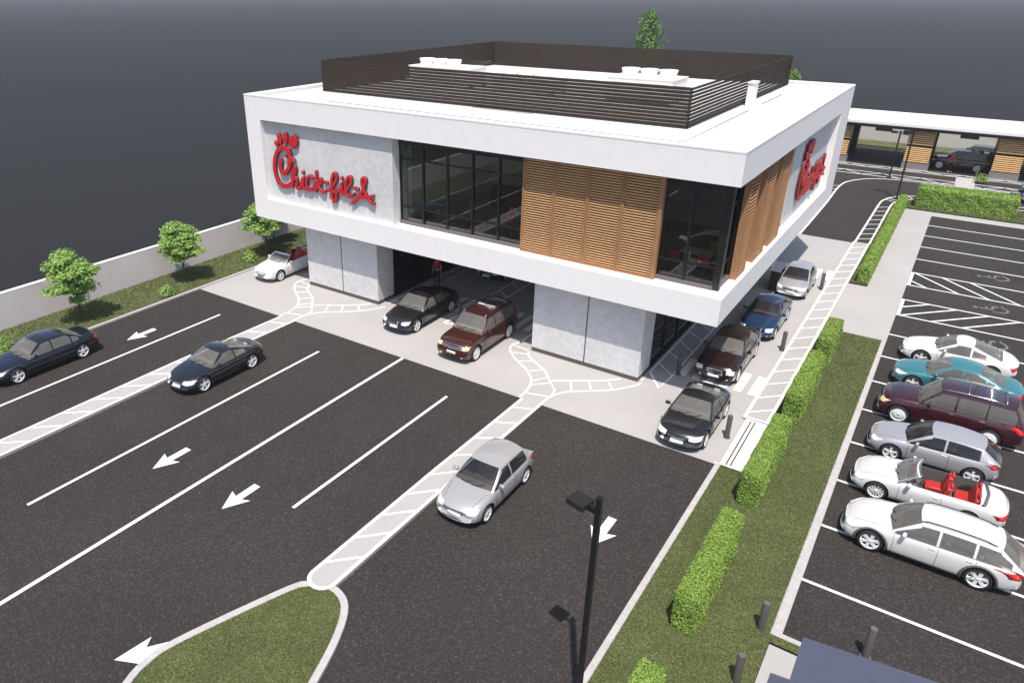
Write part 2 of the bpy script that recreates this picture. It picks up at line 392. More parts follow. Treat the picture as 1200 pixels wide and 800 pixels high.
# crosswalk bars
b = MB()
for yc in (31.45, 48.25):
    for x0, x1 in ((-24.0, -15.4), (-8.35, -4.95), (-32.0, -30.3)):
        x = x0
        while x+.34 <= x1+.05:
            b.face([(x, yc-.98, PZ), (x+.34, yc-.98, PZ), (x+.34, yc+.98, PZ), (x, yc+.98, PZ)]); x += .62
tag(b.build('crosswalk', M['paint']), kind='structure')
# raised walkway along the drive-through lane (right)
b = MB(); b.box(-4.87, -3.84, 28.25, 56.2, -.01, .12); tag(b.build('kerb_walkway', M['median']), kind='structure')
b = MB(); z0 = .126
strip(b, [(-4.80, 28.25), (-4.80, 56.2)], .12, z0); strip(b, [(-3.91, 28.25), (-3.91, 56.2)], .12, z0)
y = 28.75
while y < 55.5: strip(b, [(-4.75, y), (-3.95, y+.80)], .085, z0+.004); y += 1.435
strip(b, [(-4.87, 28.33), (-3.84, 28.33)], .1, z0+.006)
tag(b.build('footpath_marking', M['paint']), kind='structure')
# tactile ramp at its near end
b = MB(); b.face([(-4.70, 24.55, .02), (-3.88, 24.50, .02), (-3.88, 28.2, .11), (-4.70, 28.24, .11)]); b.box(-4.87, -3.84, 24.43, 24.52, -.01, .05)
o = b.build('walkway_ramp', M['paint']); tag(o, kind='structure')
b = MB()
for x in (-4.52, -4.36): b.face([(x, 24.6, .026), (x+.06, 24.6, .026), (x+.06, 28.1, .115), (x, 28.1, .115)])
tag(b.build('ramp_groove', M['plinth']), kind='structure')
# asphalt part of the ladder and the curves at the far end
b = MB()
Lc = crom([(-4.78, 56.2), (-4.76, 62), (-4.74, 68.2), (-4.62, 70.0), (-4.05, 71.6), (-2.75, 72.9), (0, 73.5), (6, 74.0)], 5)
Ic = crom([(-3.9, 56.2), (-3.9, 62), (-3.9, 68.2), (-3.75, 69.6), (-3.3, 70.8), (-2.3, 71.85), (0, 72.4), (6, 72.9)], 5)
strip(b, Lc, .13, .012); strip(b, Ic, .13, .012)
y = 57.3
while y < 68.6: strip(b, [(-4.72, y), (-3.95, y+.6)], .085, .016); y += 1.42
for i in range(16, 34, 2): strip(b, [Lc[i][:2], Ic[i][:2]], .085, .016)
Oc = crom([(-8.33, 56.2), (-8.35, 66), (-8.45, 73), (-7.9, 75.9), (-6.2, 78), (-3, 78.75), (4, 78.9)], 6); strip(b, Oc, .14, .012)
strip(b, [(-9.35, 56.2), (-9.35, 75.5)], .12, .012)
y = 57
while y < 74: strip(b, [(-9.3, y), (-8.45, y+.7)], .085, .016); y += 1.42
for ya, yb in ((79.3, 80.7), (83.1, 84.0)):
    strip(b, [(-30, ya), (8, ya)], .15, .012); strip(b, [(-30, yb), (8, yb)], .15, .012)
    x = -30
    while x < 8:
        strip(b, [(x, ya), (x+1.6, yb)], .11, .016); strip(b, [(x+1.6, yb), (x+3.2, ya)], .11, .016); x += 3.2
tag(b.build('far_road_marking', M['paint']), kind='structure')
b = MB(); b.face([(x, y, .020) for x, y in ((-.05, 74.1), (1.45, 74.1), (1.35, 83.0), (-.15, 83.0))]); tag(b.build('pavement', M['concrete']), kind='structure')
b = MB()
for y in np.arange(74.4, 82, .9): strip(b, [(.0, y), (1.35, y+.75)], .1, .026)
tag(b.build('crosswalk', M['paint']), kind='structure')

# ---- kerbs
def kerb(path, w=.18, h=.11, closed=False):
    P = [Vector((*p, 0)) for p in path]; n = len(P); b = MB(); A = []
    for i in range(n):
        a = P[(i-1) % n] if closed else P[max(i-1, 0)]; c = P[(i+1) % n] if closed else P[min(i+1, n-1)]
        t = (c-a).normalized(); nn = Vector((-t.y, t.x, 0)); k = 1.0
        if closed or 0 < i < n-1:
            t0 = (P[i]-a).normalized(); k = 1/max(.6, nn.dot(Vector((-t0.y, t0.x, 0))))
        A.append([b.bm.verts.new(P[i]+nn*s*w/2*k+Vector((0, 0, z))) for s, z in ((-1, -.02), (-1, h-.015), (-.85, h), (.85, h), (1, h-.015), (1, -.02))])
    for i in range(n if closed else n-1):
        for k in range(5): b.bm.faces.new((A[i][k], A[i][k+1], A[(i+1) % n][k+1], A[(i+1) % n][k]))
    if not closed:
        b.bm.faces.new(A[0]); b.bm.faces.new(A[-1])
    return tag(b.build('kerb', M['kerb']), kind='structure')
kerb([(-34.98, -18), (-34.98, 97)], .16, .10)
kerb([(-4.72, -10), (-4.72, 24.42)], .20, .10)
kerb([(12, 17.34), (-1.05, 17.34), (-1.05, 39.7)], .20, .10)
isl = [(-14.28, 6.0), (-14.47, 6.8), (-14.42, 7.45), (-13.98, 8.85), (-13.25, 10.85), (-12.95, 11.3), (-12.62, 11.52), (-12.04, 11.62), (-11.4, 11.3), (-10.86, 10.4), (-10.34, 8.93), (-9.6, 6.2), (-9.4, 3.6), (-10.2, 2.2), (-11.6, 2.2), (-13.2, 3.8)]
islc = [p[:2] for p in crom(isl, 4, closed=True)]
kerb([((x+11.9)*.975-11.9, (y-7)*.975+7) for x, y in islc], .22, .11, closed=True)

# ---- lawns: soil sheet (structure) + blades (stuff)
lawns = []
def lawn(poly, z=.075):
    b = MB(); b.face([(x, y, z) for x, y in poly]); tag(b.build('lawn', M['soil']), kind='structure'); lawns.append(poly)
lawn([((x+11.9)*.95-11.9, (y-7)*.955+7) for x, y in islc])
lawn([(-4.63, -10), (-1.14, -10), (-1.14, 24.42), (-1.14, 39.75), (-3.83, 39.75), (-3.83, 24.42), (-4.63, 24.42)])
lawn([(-1.14, 16.95), (12, 16.95), (12, 17.25), (-1.14, 17.25)])
lawn([(-38.4, -18), (-35.06, -18), (-35.06, 97), (-38.4, 97)])
lawn([(-3.83, 47.65), (-2.86, 47.65), (-2.86, 68.25), (8, 68.25), (8, 72.2), (-1.9, 71.75), (-3.2, 70.7), (-3.75, 69.2), (-3.83, 67.5)])
lawn([(-38.4, 94.8), (26, 94.8), (26, 98.2), (-38.4, 98.2)])

def inside(poly, x, y):
    ok = np.zeros(len(x), bool); n = len(poly)
    for i in range(n):
        x0, y0 = poly[i]; x1, y1 = poly[(i+1) % n]
        c = ((y0 > y) != (y1 > y)); ok ^= c & (x < (x1-x0)*(y-y0)/((y1-y0) or 1e-9)+x0)
    return ok
def blades(polys):
    Vs = []
    for poly, dens, (x0, x1, y0, y1), h, w in polys:
        n = int(dens*(x1-x0)*(y1-y0)); x = rng.uniform(x0, x1, n); y = rng.uniform(y0, y1, n)
        k = inside(poly, x, y); x, y = x[k], y[k]; n = len(x)
        a = rng.uniform(0, 2*np.pi, n); hh = h*rng.uniform(.55, 1.25, n); ww = w*rng.uniform(.7, 1.3, n)
        lx, ly = rng.normal(0, .45, n)*hh, rng.normal(0, .45, n)*hh
        p0 = np.stack([x-np.cos(a)*ww, y-np.sin(a)*ww, np.full(n, .072)], 1); p1 = np.stack([x+np.cos(a)*ww, y+np.sin(a)*ww, np.full(n, .072)], 1)
        p2 = np.stack([x+lx, y+ly, .072+hh], 1); Vs.append(np.stack([p0, p1, p2], 1).reshape(-1, 3))
    V = np.concatenate(Vs); F = np.arange(len(V)).reshape(-1, 3)
    return V, F
V, F = blades([(lawns[0], 1500, (-14.6, -9.2, 5.2, 11.8), .045, .012), (lawns[1], 1300, (-4.63, -1.14, 9, 26), .045, .013), (lawns[1], 700, (-3.83, -1.14, 26, 39.75), .05, .018),
               (lawns[2], 1200, (-1.2, 3, 16.9, 17.3), .045, .013), (lawns[3], 220, (-38.4, -35.06, 10, 45), .07, .03), (lawns[4], 250, (-3.83, 6, 47.6, 72.3), .06, .03)])
tag(numpy_mesh('lawn_grass', V, F, M['grass']), 'short mown green grass covering the lawns and the traffic island', 'grass', kind='stuff')

# ================================================================= WALLS BEHIND
b = MB(); b.box(-38.70, -38.44, -18, 98.2, -.02, 1.96); b.box(-38.705, -38.435, -18, 98.2, 1.962, 2.0, mi=1)
tag(b.build('boundary_wall', [M['wall'], M['white']]), 'low grey rendered boundary wall with pale coping behind the left lawn', 'wall')
w = thing('rear_wall', 'long cream wall with dark slot windows seen under the far canopy', 'wall', (0, 98.42, 0))
b = MB(); b.box(-38.4, 28, 0, .3, -.02, 3.0); b.box(-38.4, 28, -.03, .33, 3.0, 3.08); b.build('wall', M['farwall'], w)
for xc in (-24.6, -16.4, -8.2, 0.0, 8.2):
    b = MB(); b.box(xc-.85, xc+.85, -.012, .02, 1.18, 1.52); b.build('slot_window', M['black'], w)

# ================================================================= RESTAURANT BUILDING
X0, X1, Y0, Y1 = -33.14, -6.37, 27.76, 51.9  # everything above the piers, signs included, scaled about the camera and baked in
ZS, ZL, ZU, ZT = 3.97, 5.13, 9.585, 10.80
B = thing('restaurant_building', 'two storey white restaurant building raised over drive-through lanes, with timber louvres and dark glazing', 'building', (0, 0, 0))
b = MB(); b.box(X0, X1, Y0, Y1, ZS, ZL); b.build('lower_band', M['white'], B)
b = MB(); b.box(X0, X1, Y0, Y1, ZU, 10.645); b.build('upper_band', M['white'], B)
b = MB()
for x0, x1, y0, y1 in ((X0, X1, Y0, Y0+.3), (X0, X1, Y1-.3, Y1), (X0, X0+.3, Y0+.3, Y1-.3), (X1-.3, X1, Y0+.3, Y1-.3)):
    b.box(x0, x1, y0, y1, 10.648, ZT)
b.build('parapet', M['white'], B)
b = MB(); e = .012
for x0, x1, y0, y1 in ((X0-e, X1+e, Y0-e, Y0+.34), (X0-e, X1+e, Y1-.34, Y1+e), (X0-e, X0+.34, Y0+.34, Y1-.34), (X1-.34, X1+e, Y0+.34, Y1-.34)):
    b.box(x0, x1, y0, y1, ZT+.002, ZT+.07)
b.build('parapet_coping', M['roofwhite'], B)
b = MB(); b.face([(X0+.3, Y0+.3, 10.652), (X1-.3, Y0+.3, 10.652), (X1-.3, Y1-.3, 10.652), (X0+.3, Y1-.3, 10.652)]); b.build('roof_membrane', M['roofwhite'], B)
b = MB(); strip(b, [(-28.74, 32.91), (-28.63, 29.50), (-9.17, 29.40), (-9.27, 39.33)], .12, 10.658); strip(b, [(-9.27, 41.78), (-9.27, 46.16), (-10.09, 46.77)], .12, 10.658)
b.build('roof_seam', M['seam'], B)
b = MB()
for x, y in ((-20.99, 32.15),): b.face([(x, y-.2, 10.658), (x+3.6, y-.25, 10.658), (x+3.4, y+.4, 10.658), (x, y+.3, 10.658)])
b.build('roof_patch', M['median'], B)
for x, y in ((-26.49, 31.08), (-11.41, 31.49)):
    b = MB(); b.lathe((x, y, 10.653), (0, 0, 1), [(.26, 0), (.26, .03), (.14, .05), (.12, .12), (0.001, .14)], 16); b.build('roof_drain', M['hvac'], B)
# solid wall pieces of the upper storey
b = MB(); b.box(X0, -32.02, Y0, Y1, ZL, ZU); b.box(-32.02, X1, Y1-.6, Y1, ZL, ZU); b.box(X1-1.1, X1, 48.89, Y1-.6, ZL, ZU); b.build('end_wall', M['white'], B)
b = MB(); b.box(-32.02, -22.99, 28.07, 29.14, ZL, ZU); b.build('sign_wall', M['pier'], B)
b = MB(); b.box(-8.76, -6.75, 39.18, 48.89, ZL, ZU); b.build('sign_wall', M['pier'], B)
# soffit panel under the slab, inset from its edge; pale to bounce light
b = MB(); b.box(X0+.25, X1-.25, Y0+.25, Y1-.25, ZS-.03, ZS-.003); b.build('soffit', M['farwall'], B)
# inner surfaces of the dining floor
b = MB(); b.box(-32.00, -7.03, 28.94, 48.81, ZL+.004, ZL+.03); b.build('interior_floor', M['infloor'], B)
b = MB(); b.box(-32.00, -7.03, 37.09, 37.30, ZL+.03, ZU-.01); b.box(-22.93, -22.72, 29.25, 37.09, ZL+.03, ZU-.01); b.build('interior_wall', M['inwhite'], B)
b = MB(); b.box(-20.6, -13.4, 33.6, 34.2, ZL+.03, 6.4); b.build('interior_counter', M['black'], B)

# front glazing
def glazing(parent, p0, p1, z0, z1, cols, trans, head=.42, sill=.16, fw=.09, dep=.14, m=M['black'], gm=M['wglass'], nm='window_frame', sillm=M['sill']):
    p0 = Vector((*p0, 0)); p1 = Vector((*p1, 0)); d = (p1-p0); Ln = d.length; d.normalize(); n = Vector((d.y, -d.x, 0)); ang = math.atan2(d.y, d.x)
    b = MB()
    def bar(u0, u1, za, zb, dp, mi=0, off=0):
        c = p0+d*((u0+u1)/2)+n*off; b.rbox((c.x, c.y, (za+zb)/2), (u1-u0, dp, zb-za), (0, 0, ang), 0, mi)
    bar(0, Ln, z1-head, z1, dep+.06); bar(0, Ln, z0, z0+sill, dep+.12, 1)
    us = [i*Ln/cols for i in range(cols+1)]
    for u in us: bar(max(0, u-fw/2), min(Ln, u+fw/2), z0+sill, z1-head, dep)
    for i in range(cols):
        for t in trans: bar(us[i]+fw/2 if i else fw/2, us[i+1]-fw/2 if i < cols-1 else Ln-fw/2, t-.04, t+.04, dep-.04)
    fr = b.build(nm, [m, sillm], parent)
    zs = [z0+sill]+list(trans)+[z1-head]
    for i in range(cols):
        for k in range(len(zs)-1):
            b = MB(); a = p0+d*(us[i]+fw/2 if i else fw/2); c = p0+d*(us[i+1]-fw/2 if i < cols-1 else Ln-fw/2)
            b.rbox(((a.x+c.x)/2, (a.y+c.y)/2, (zs[k]+zs[k+1])/2), ((c-a).length, .02, zs[k+1]-zs[k]-.06), (0, 0, ang)); b.build('window_pane', gm, fr)
glazing(B, (-22.97, 28.68), (-15.69, 28.68), ZL, ZU, 5, (6.04, 8.465))
glazing(B, (-9.48, 28.68), (-6.99, 28.68), ZL, ZU, 2, (6.04, 8.465), fw=.11)
b = MB(); b.box(-6.99, -6.75, 28.59, 28.86, ZL, ZU); b.build('corner_post', M['black'], B)
glazing(B, (-6.93, 28.86), (-6.93, 39.18), ZL, ZU, 7, (6.04, 8.465))
# timber louvres
def louvre(parent, p0, p1, z0, z1, dep, nslat=38, fr=.07, nrm=(0, -1, 0), m=M['wood'], mf=M['woodframe'], back=True, name='louvre_panel'):
    p0 = Vector((*p0, 0)); p1 = Vector((*p1, 0)); d = p1-p0; Ln = d.length; d.normalize(); n = Vector(nrm); ang = math.atan2(d.y, d.x); b = MB()
    mid = (p0+p1)/2
    for u in (fr/2, Ln-fr/2):
        c = p0+d*u-n*dep/2; b.rbox((c.x, c.y, (z0+z1)/2), (fr, dep, z1-z0), (0, 0, ang), .006, 1)
    for z in (z0+.03, z1-.03):
        c = mid-n*dep/2; b.rbox((c.x, c.y, z), (Ln-2*fr, dep-.02, .06), (0, 0, ang), 0, 1)
    pitch = (z1-z0-.12)/nslat
    tilt = R(38); sgn = 1 if abs(n.y) > .5 else 1
    for i in range(nslat):
        z = z0+.06+pitch*(i+.5); c = mid-n*(.045+dep*.12)
        # slat leans outwards at its lower edge
        ex = Matrix.Rotation(ang, 4, 'Z') @ Matrix.Rotation(tilt if (Vector((0, -1, 0)).cross(Vector((1, 0, 0))).z) > 0 else -tilt, 4, 'X')
        g = bmesh.ops.create_cube(b.bm, size=1.0)
        bmesh.ops.transform(b.bm, matrix=Matrix.Translation((c.x, c.y, z)) @ ex @ Matrix.Diagonal((Ln-2*fr, .02, pitch*.62, 1)), verts=g['verts'])
    if back:
        c = mid-n*(dep-.02); b.rbox((c.x, c.y, (z0+z1)/2), (Ln-2*fr, .02, z1-z0-.12), (0, 0, ang), 0, 2)
    return b.build(name, [m, mf, M['louvreback']], parent)
for i in range(4):
    x0 = -15.76+i*1.574; louvre(B, (x0, 28.34), (x0+1.558, 28.34), ZL+.01, ZU-.005, .30)
b = MB(); b.box(-9.47, -9.35, 28.33, 28.58, ZL+.01, ZU-.005); b.build('louvre_side', M['woodframe'], B)
for y0, y1 in ((30.24, 31.59), (32.87, 34.60), (35.60, 37.45)):
    louvre(B, (-6.52, y0), (-6.52, y1), ZL+.01, ZU-.005, .27, nslat=27, nrm=(1, 0, 0), fr=.07)

# ground floor blocks
def block(xa, xb, ya, yb, shop_left, shop_right):
    b = MB(); b.box(xa, xb, ya, 30.1, .22, ZS-.03); b.box(xa+.0, xb-.35 if shop_right else xb, 30.1, yb, .22, ZS-.03); b.build('pier', M['pier'], B)
    b = MB(); xm = (xa+xb)/2+.05; b.box(xm-.03, xm+.03, ya-.004, ya+.05, .22, ZS-.03); b.build('panel_joint', M['plinth'], B)
    b = MB(); b.box(xa+.004, xb-.004, ya+.004, 30.1, 0, .22); b.box(xa+.004, xb-.36, 30.1, yb-.004, 0, .22); b.build('plinth', M['plinth'], B)
    glazing(B, (xb-.12, 30.12), (xb-.12, yb-.1), 0.02, ZS-.05, 9, (1.5,), head=.25, sill=.08, fw=.12, gm=M['storeglass'], nm='shopfront_frame', sillm=M['black'])
block(-30.15, -24.80, 28.72, 47.9, False, True)
block(-15.05, -9.60, 28.72, 47.9, False, True)

# furniture behind the corner glass
for x, y, lab in ((-8.36, 30.77, 'white dining table behind the corner window'), (-8.46, 33.83, 'white dining table behind the side louvres')):
    t = thing('dining_table', lab, 'table', (x, y, ZL+.03)); b = MB(); b.rbox((0, 0, .73), (1.3, .8, .05), None, .015); b.build('table_top', M['tabletop'], t)
    b = MB(); b.cyl((0, 0, 0), (0, 0, .7), .05); b.cyl((0, 0, 0), (0, 0, .03), .28); b.build('table_leg', M['black'], t)
k = 0
for x, y, rz, mm, lab in ((-9.07, 30.06, 0, 'redseat', 'red dining chair at the left front of the corner window table'), (-7.85, 30.06, 0, 'redseat', 'red dining chair nearest the corner post of the building'), (-7.95, 31.69, math.pi, 'ochre', 'ochre dining chair behind the corner window table'), (-9.07, 31.69, math.pi, 'redseat', 'red dining chair at the back left of the corner window table')):
    t = thing('dining_chair', lab, 'chair', (x, y, ZL+.03), rz, 'dining chairs behind the corner window')
    b = MB(); b.rbox((0, 0, .45), (.46, .46, .07), None, .02); b.build('seat', M[mm], t)
    b = MB(); b.rbox((0, -.22, .72), (.46, .05, .45), (R(8), 0, 0), .02); b.build('backrest', M[mm], t)
    for sx in (-.19, .19):
        for sy in (-.19, .19): b = MB(); b.cyl((sx, sy, 0), (sx, sy, .42), .018, n=8); b.build('leg', M['black'], t)

# roof screen (slatted)
S = thing('roof_screen', 'dark brown slatted screen fence standing around the roof plant', 'screen', (0, 0, 10.656))
sx0, sx1, sy0, sy1 = -31.49, -10.04, 32.30, 51.15
def screen_side(p0, p1, gaps=()):
    p0 = Vector((*p0, 0)); p1 = Vector((*p1, 0)); d = p1-p0; Ln = d.length; d.normalize(); ang = math.atan2(d.y, d.x); b = MB(); mid = (p0+p1)/2
    for i in range(11):
        z = .10+.155*i; b.rbox((mid.x, mid.y, z), (Ln, .09, .090 if abs(d.y) > .5 and p0.x > -20 else .134), (0, 0, ang))
    b.build('slat_panel', M['screen'], S)
    k = 1; nn = Vector((d.y, -d.x, 0))
    for i in range(k+1):
        c = p0+d*(Ln*i/k)-nn*.07
        b = MB(); b.rbox((c.x, c.y, .84), (.04, .04, 1.68), (0, 0, ang)); b.build('post', M['screen'], S)
screen_side((sx0, sy0), (sx1, sy0)); screen_side((sx1, sy0+.05), (sx1, sy1)); screen_side((sx1, sy1+.05), (sx0, sy1+.05)); screen_side((sx0, sy1), (sx0, sy0+.05))

# HVAC
def hvac(x, y, w, d, h, label, fans, fh=.36):
    t = thing('rooftop_unit', label, 'air conditioner', (x, y, 10.656), 0, 'air conditioning units inside the roof screen')
    b = MB(); b.rbox((0, 0, h/2+.06), (w, d, h), None, .03); b.rbox((0, 0, h+.07), (w+.08, d+.08, .05), None, .01)
    b.rbox((0, 0, .04), (w*.9, d*.9, .08)); b.build('casing', M['hvac'], t)
    for fx, fy in fans:
        b = MB(); b.lathe((fx, fy, h+.095), (0, 0, 1), [(.45, 0), (.455, fh*.5), (.50, fh), (.47, fh), (.43, fh*.5), (.42, .05)], 20); f = b.build('fan_shroud', M['hvac'], t)
        b = MB(); b.cyl((fx, fy, h+.12), (fx, fy, h+.15), .40, n=20)
        for a in range(5): b.rbox((fx+.2*math.cos(a*1.257), fy+.2*math.sin(a*1.257), h+.19), (.34, .12, .015), (R(20), 0, a*1.257))
        b.build('fan', M['fan'], f)
    b = MB()
    for i in range(6): b.rbox((0, -d/2-.012, .25+i*(h-.35)/5), (w*.8, .02, .05))
    b.build('vent_grille', M['hvac'], t)
hvac(-27.4, 39.13, 4.3, 2.2, 1.02, 'large white rooftop unit with three fans near the left end of the roof screen', [(-1.55, 0), (-.55, 0), (.45, 0)])
hvac(-21.70, 39.33, 3.8, 2.0, .62, 'low white rooftop unit with three fans in the middle of the roof', [(-1.3, 0), (-.2, 0), (.9, 0)], .35)
hvac(-14.88, 39.94, 3.6, 2.3, 1.10, 'large white rooftop unit with three fans near the right end of the roof screen', [(-1.05, .2), (0, .2), (1.05, .2)])
t = thing('roof_duct', 'white upright duct box outside the right side of the roof screen', 'duct', (-9.68, 41.07, 10.656))
b = MB(); b.rbox((0, 0, .55), (.3, .9, 1.1), None, .02); b.rbox((0, 0, 1.14), (.4, 1.0, .06), None, .01); b.build('duct_casing', M['roofwhite'], t)

# ---------------------------------------------------------------- signs
STROKES = {'C': [(-29.549, 6.486), (-29.833, 6.327), (-30.176, 6.247), (-30.499, 6.349), (-30.725, 6.675), (-30.805, 7.078), (-30.738, 7.556), (-30.545, 7.986), (-30.286, 8.246), (-29.984, 8.35), (-29.704, 8.314), (-29.531, 8.079), (-29.528, 7.708), (-29.663, 7.345), (-29.906, 7.052), (-30.124, 6.964), (-30.3, 7.087), (-30.311, 7.377), (-30.2, 7.653)],
 'eye': [(-29.874, 7.94), (-29.795, 7.916)],
 'h': [(-29.549, 6.486), (-29.331, 6.926), (-29.137, 7.328), (-29.207, 7.417), (-29.375, 7.239), (-29.479, 6.789), (-29.541, 6.281), (-29.45, 6.618), (-29.235, 6.852), (-29.112, 6.724), (-29.161, 6.307), (-28.976, 6.288)],
 'i1': [(-28.976, 6.288), (-28.827, 6.532), (-28.64, 6.906), (-28.686, 6.494), (-28.61, 6.319), (-28.439, 6.414)], 'i1dot': [(-28.62, 7.225), (-28.608, 7.187)],
 'c': [(-27.941, 7.004), (-28.089, 7.086), (-28.301, 6.954), (-28.413, 6.65), (-28.348, 6.369), (-28.168, 6.338), (-27.955, 6.485)],
 'k': [(-27.63, 7.376), (-27.654, 6.987), (-27.716, 6.52), (-27.788, 6.279), (-27.659, 6.701), (-27.394, 7.024), (-27.288, 6.925), (-27.465, 6.701), (-27.628, 6.619), (-27.408, 6.48), (-27.229, 6.335), (-27.092, 6.395)],
 'k2': [(-27.955, 6.485), (-27.784, 6.625), (-27.673, 6.87)], 'hy1': [(-27.06, 6.895), (-26.90, 6.877)],
 'f': [(-26.791, 6.498), (-26.459, 6.818), (-26.203, 7.191), (-26.199, 7.414), (-26.344, 7.46), (-26.501, 7.205), (-26.584, 6.687), (-26.57, 6.235), (-26.456, 5.966), (-26.308, 6.104), (-26.28, 6.45), (-26.486, 6.504), (-26.105, 6.561), (-25.98, 6.72)],
 'i2': [(-25.98, 6.72), (-25.86, 7.017), (-25.876, 6.623), (-25.799, 6.466), (-25.66, 6.544)], 'i2dot': [(-25.823, 7.3), (-25.812, 7.257)],
 'l': [(-25.737, 6.504), (-25.457, 6.798), (-25.19, 7.169), (-25.196, 7.387), (-25.339, 7.411), (-25.524, 7.176), (-25.583, 6.779), (-25.53, 6.508), (-25.362, 6.393), (-25.11, 6.544)],
 'hy2': [(-24.95, 6.889), (-24.77, 6.866)],
 'A': [(-25.178, 6.085), (-24.791, 6.426), (-24.481, 6.778), (-24.279, 7.19), (-24.195, 7.419), (-24.331, 7.497), (-24.458, 7.382), (-24.447, 7.112), (-24.334, 6.855), (-24.173, 6.577), (-23.973, 6.361), (-23.731, 6.278)],
 'A2': [(-24.80, 6.50), (-24.5, 6.50), (-24.107, 6.535), (-23.767, 6.668)]}
LETTERS = [('letter', ['h']), ('letter', ['i1', 'i1dot']), ('letter', ['c']), ('letter', ['k', 'k2']), ('hyphen', ['hy1']), ('letter', ['f']), ('letter', ['i2', 'i2dot']), ('letter', ['l']), ('hyphen', ['hy2']), ('letter', ['A', 'A2'])]
def sign(label, loc, rz):
    t = thing('wall_sign', label, 'sign', loc, rz, None)
    def stroke(b, P, r, z=0.0):
        # local x along the wall, z up, -y outwards; the flat face leans 1 cm so crossings never share a plane
        if len(P) > 2: P = crom(P, 7)
        n = len(P); faces = []
        hw = r
        A = []
        for i in range(n):
            p = Vector(((P[i][0]+27.27)*1.019, 0, (P[i][1]-7.55)*1.019)); a = Vector((P[max(i-1, 0)][0], 0, P[max(i-1, 0)][1])); c = Vector((P[min(i+1, n-1)][0], 0, P[min(i+1, n-1)][1]))
            tt = (c-a).normalized(); nn = Vector((-tt.z, 0, tt.x)); f = -.17-z-.02*i/n
            A.append([b.bm.verts.new(p+nn*s*hw+Vector((0, y, 0))) for s, y in ((1, -.05), (1, f+.015), (.86, f), (-.86, f), (-1, f+.015), (-1, -.05))])
        for i in range(n-1):
            for k in range(6):
                q = b.bm.faces.new((A[i][k], A[i][(k+1) % 6], A[i+1][(k+1) % 6], A[i+1][k])); q.material_index = 1 if k in (0, 4, 5) else 0
        for i in (0, n-1):      # rounded ends
            p = Vector(((P[i][0]+27.27)*1.019, 0, (P[i][1]-7.55)*1.019)); f = -.17-z-.02*i/n-.002
            ring = [(math.cos(k*math.pi/8), math.sin(k*math.pi/8)) for k in range(16)]
            lo = [b.bm.verts.new(p+Vector((c*hw, -.05, s*hw))) for c, s in ring]; mi_ = [b.bm.verts.new(p+Vector((c*hw, f+.015, s*hw))) for c, s in ring]; hi = [b.bm.verts.new(p+Vector((c*hw*.86, f, s*hw*.86))) for c, s in ring]
            for k in range(16):
                q = b.bm.faces.new((lo[k], lo[(k+1) % 16], mi_[(k+1) % 16], mi_[k])); q.material_index = 1
                b.bm.faces.new((mi_[k], mi_[(k+1) % 16], hi[(k+1) % 16], hi[k]))
            b.bm.faces.new(hi)
    def blob(b, P, z=0.0):
        n = len(P); cx = sum(p[0] for p in P)/n; cz = sum(p[1] for p in P)/n
        def ring(y, s): return [b.bm.verts.new(((27.27+cx+(p[0]-cx)*s)*1.019, y, (cz+(p[1]-cz)*s-7.55)*1.019)) for p in P]
        a, c, d = ring(-.05, 1), ring(-.165-z, 1), ring(-.185-z, .9)
        for k in range(n):
            q = b.bm.faces.new((a[k], a[(k+1) % n], c[(k+1) % n], c[k])); q.material_index = 1
            b.bm.faces.new((c[k], c[(k+1) % n], d[(k+1) % n], d[k]))
        b.bm.faces.new(d)
    mats = [M['red'], M['redside']]
    b = MB(); stroke(b, STROKES['C'], .125); stroke(b, STROKES['eye'], .07, .01); b.build('logo_initial', mats, t)
    b = MB()   # comb of four drops above the initial, beak at its side
    for (x0, z0), (x1, z1), r in (((-30.50, 8.60), (-30.42, 8.44), .13), ((-30.25, 8.98), (-30.14, 8.60), .155), ((-29.71, 9.07), (-29.77, 8.66), .17)):
        d = Vector((x1-x0, z1-z0)).normalized(); nn = Vector((-d.y, d.x)); P = []
        for k in range(18):
            a = 2*math.pi*k/18; l = (Vector((x1-x0, z1-z0)).length/2+r*.75); c = Vector(((x0+x1)/2, (z0+z1)/2))
            p = c+d*math.cos(a)*l+nn*math.sin(a)*r*(1-.12*math.cos(a)); P.append((p.x, p.y))
        blob(b, P)
    P = [(-29.42, 8.47), (-29.50, 8.62), (-29.46, 8.85), (-29.30, 9.06), (-29.08, 9.14), (-28.87, 9.03), (-28.80, 8.82), (-28.88, 8.60), (-29.08, 8.44), (-29.28, 8.40)]
    blob(b, [p[:2] for p in crom(P, 3, closed=True)], .012)
    b.build('logo_comb', mats, t)
    b = MB(); blob(b, [(-29.44, 7.99), (-29.15, 7.80), (-29.10, 7.74), (-29.25, 7.68), (-29.44, 7.60)], .015); b.build('logo_beak', mats, t)
    for i, (nm, ks) in enumerate(LETTERS):
        b = MB()
        for j, k in enumerate(ks): stroke(b, STROKES[k], .088 if nm == 'letter' else .09, .006*((i % 3)+j*1.5))
        b.build(nm, mats, t)
sign('red script restaurant sign on the front wall, left of the windows', (-27.79, 28.07, 7.384), 0)
sign('red script restaurant sign on the right side wall, behind the side louvres', (-6.75, 44.8, 7.384), R(90))

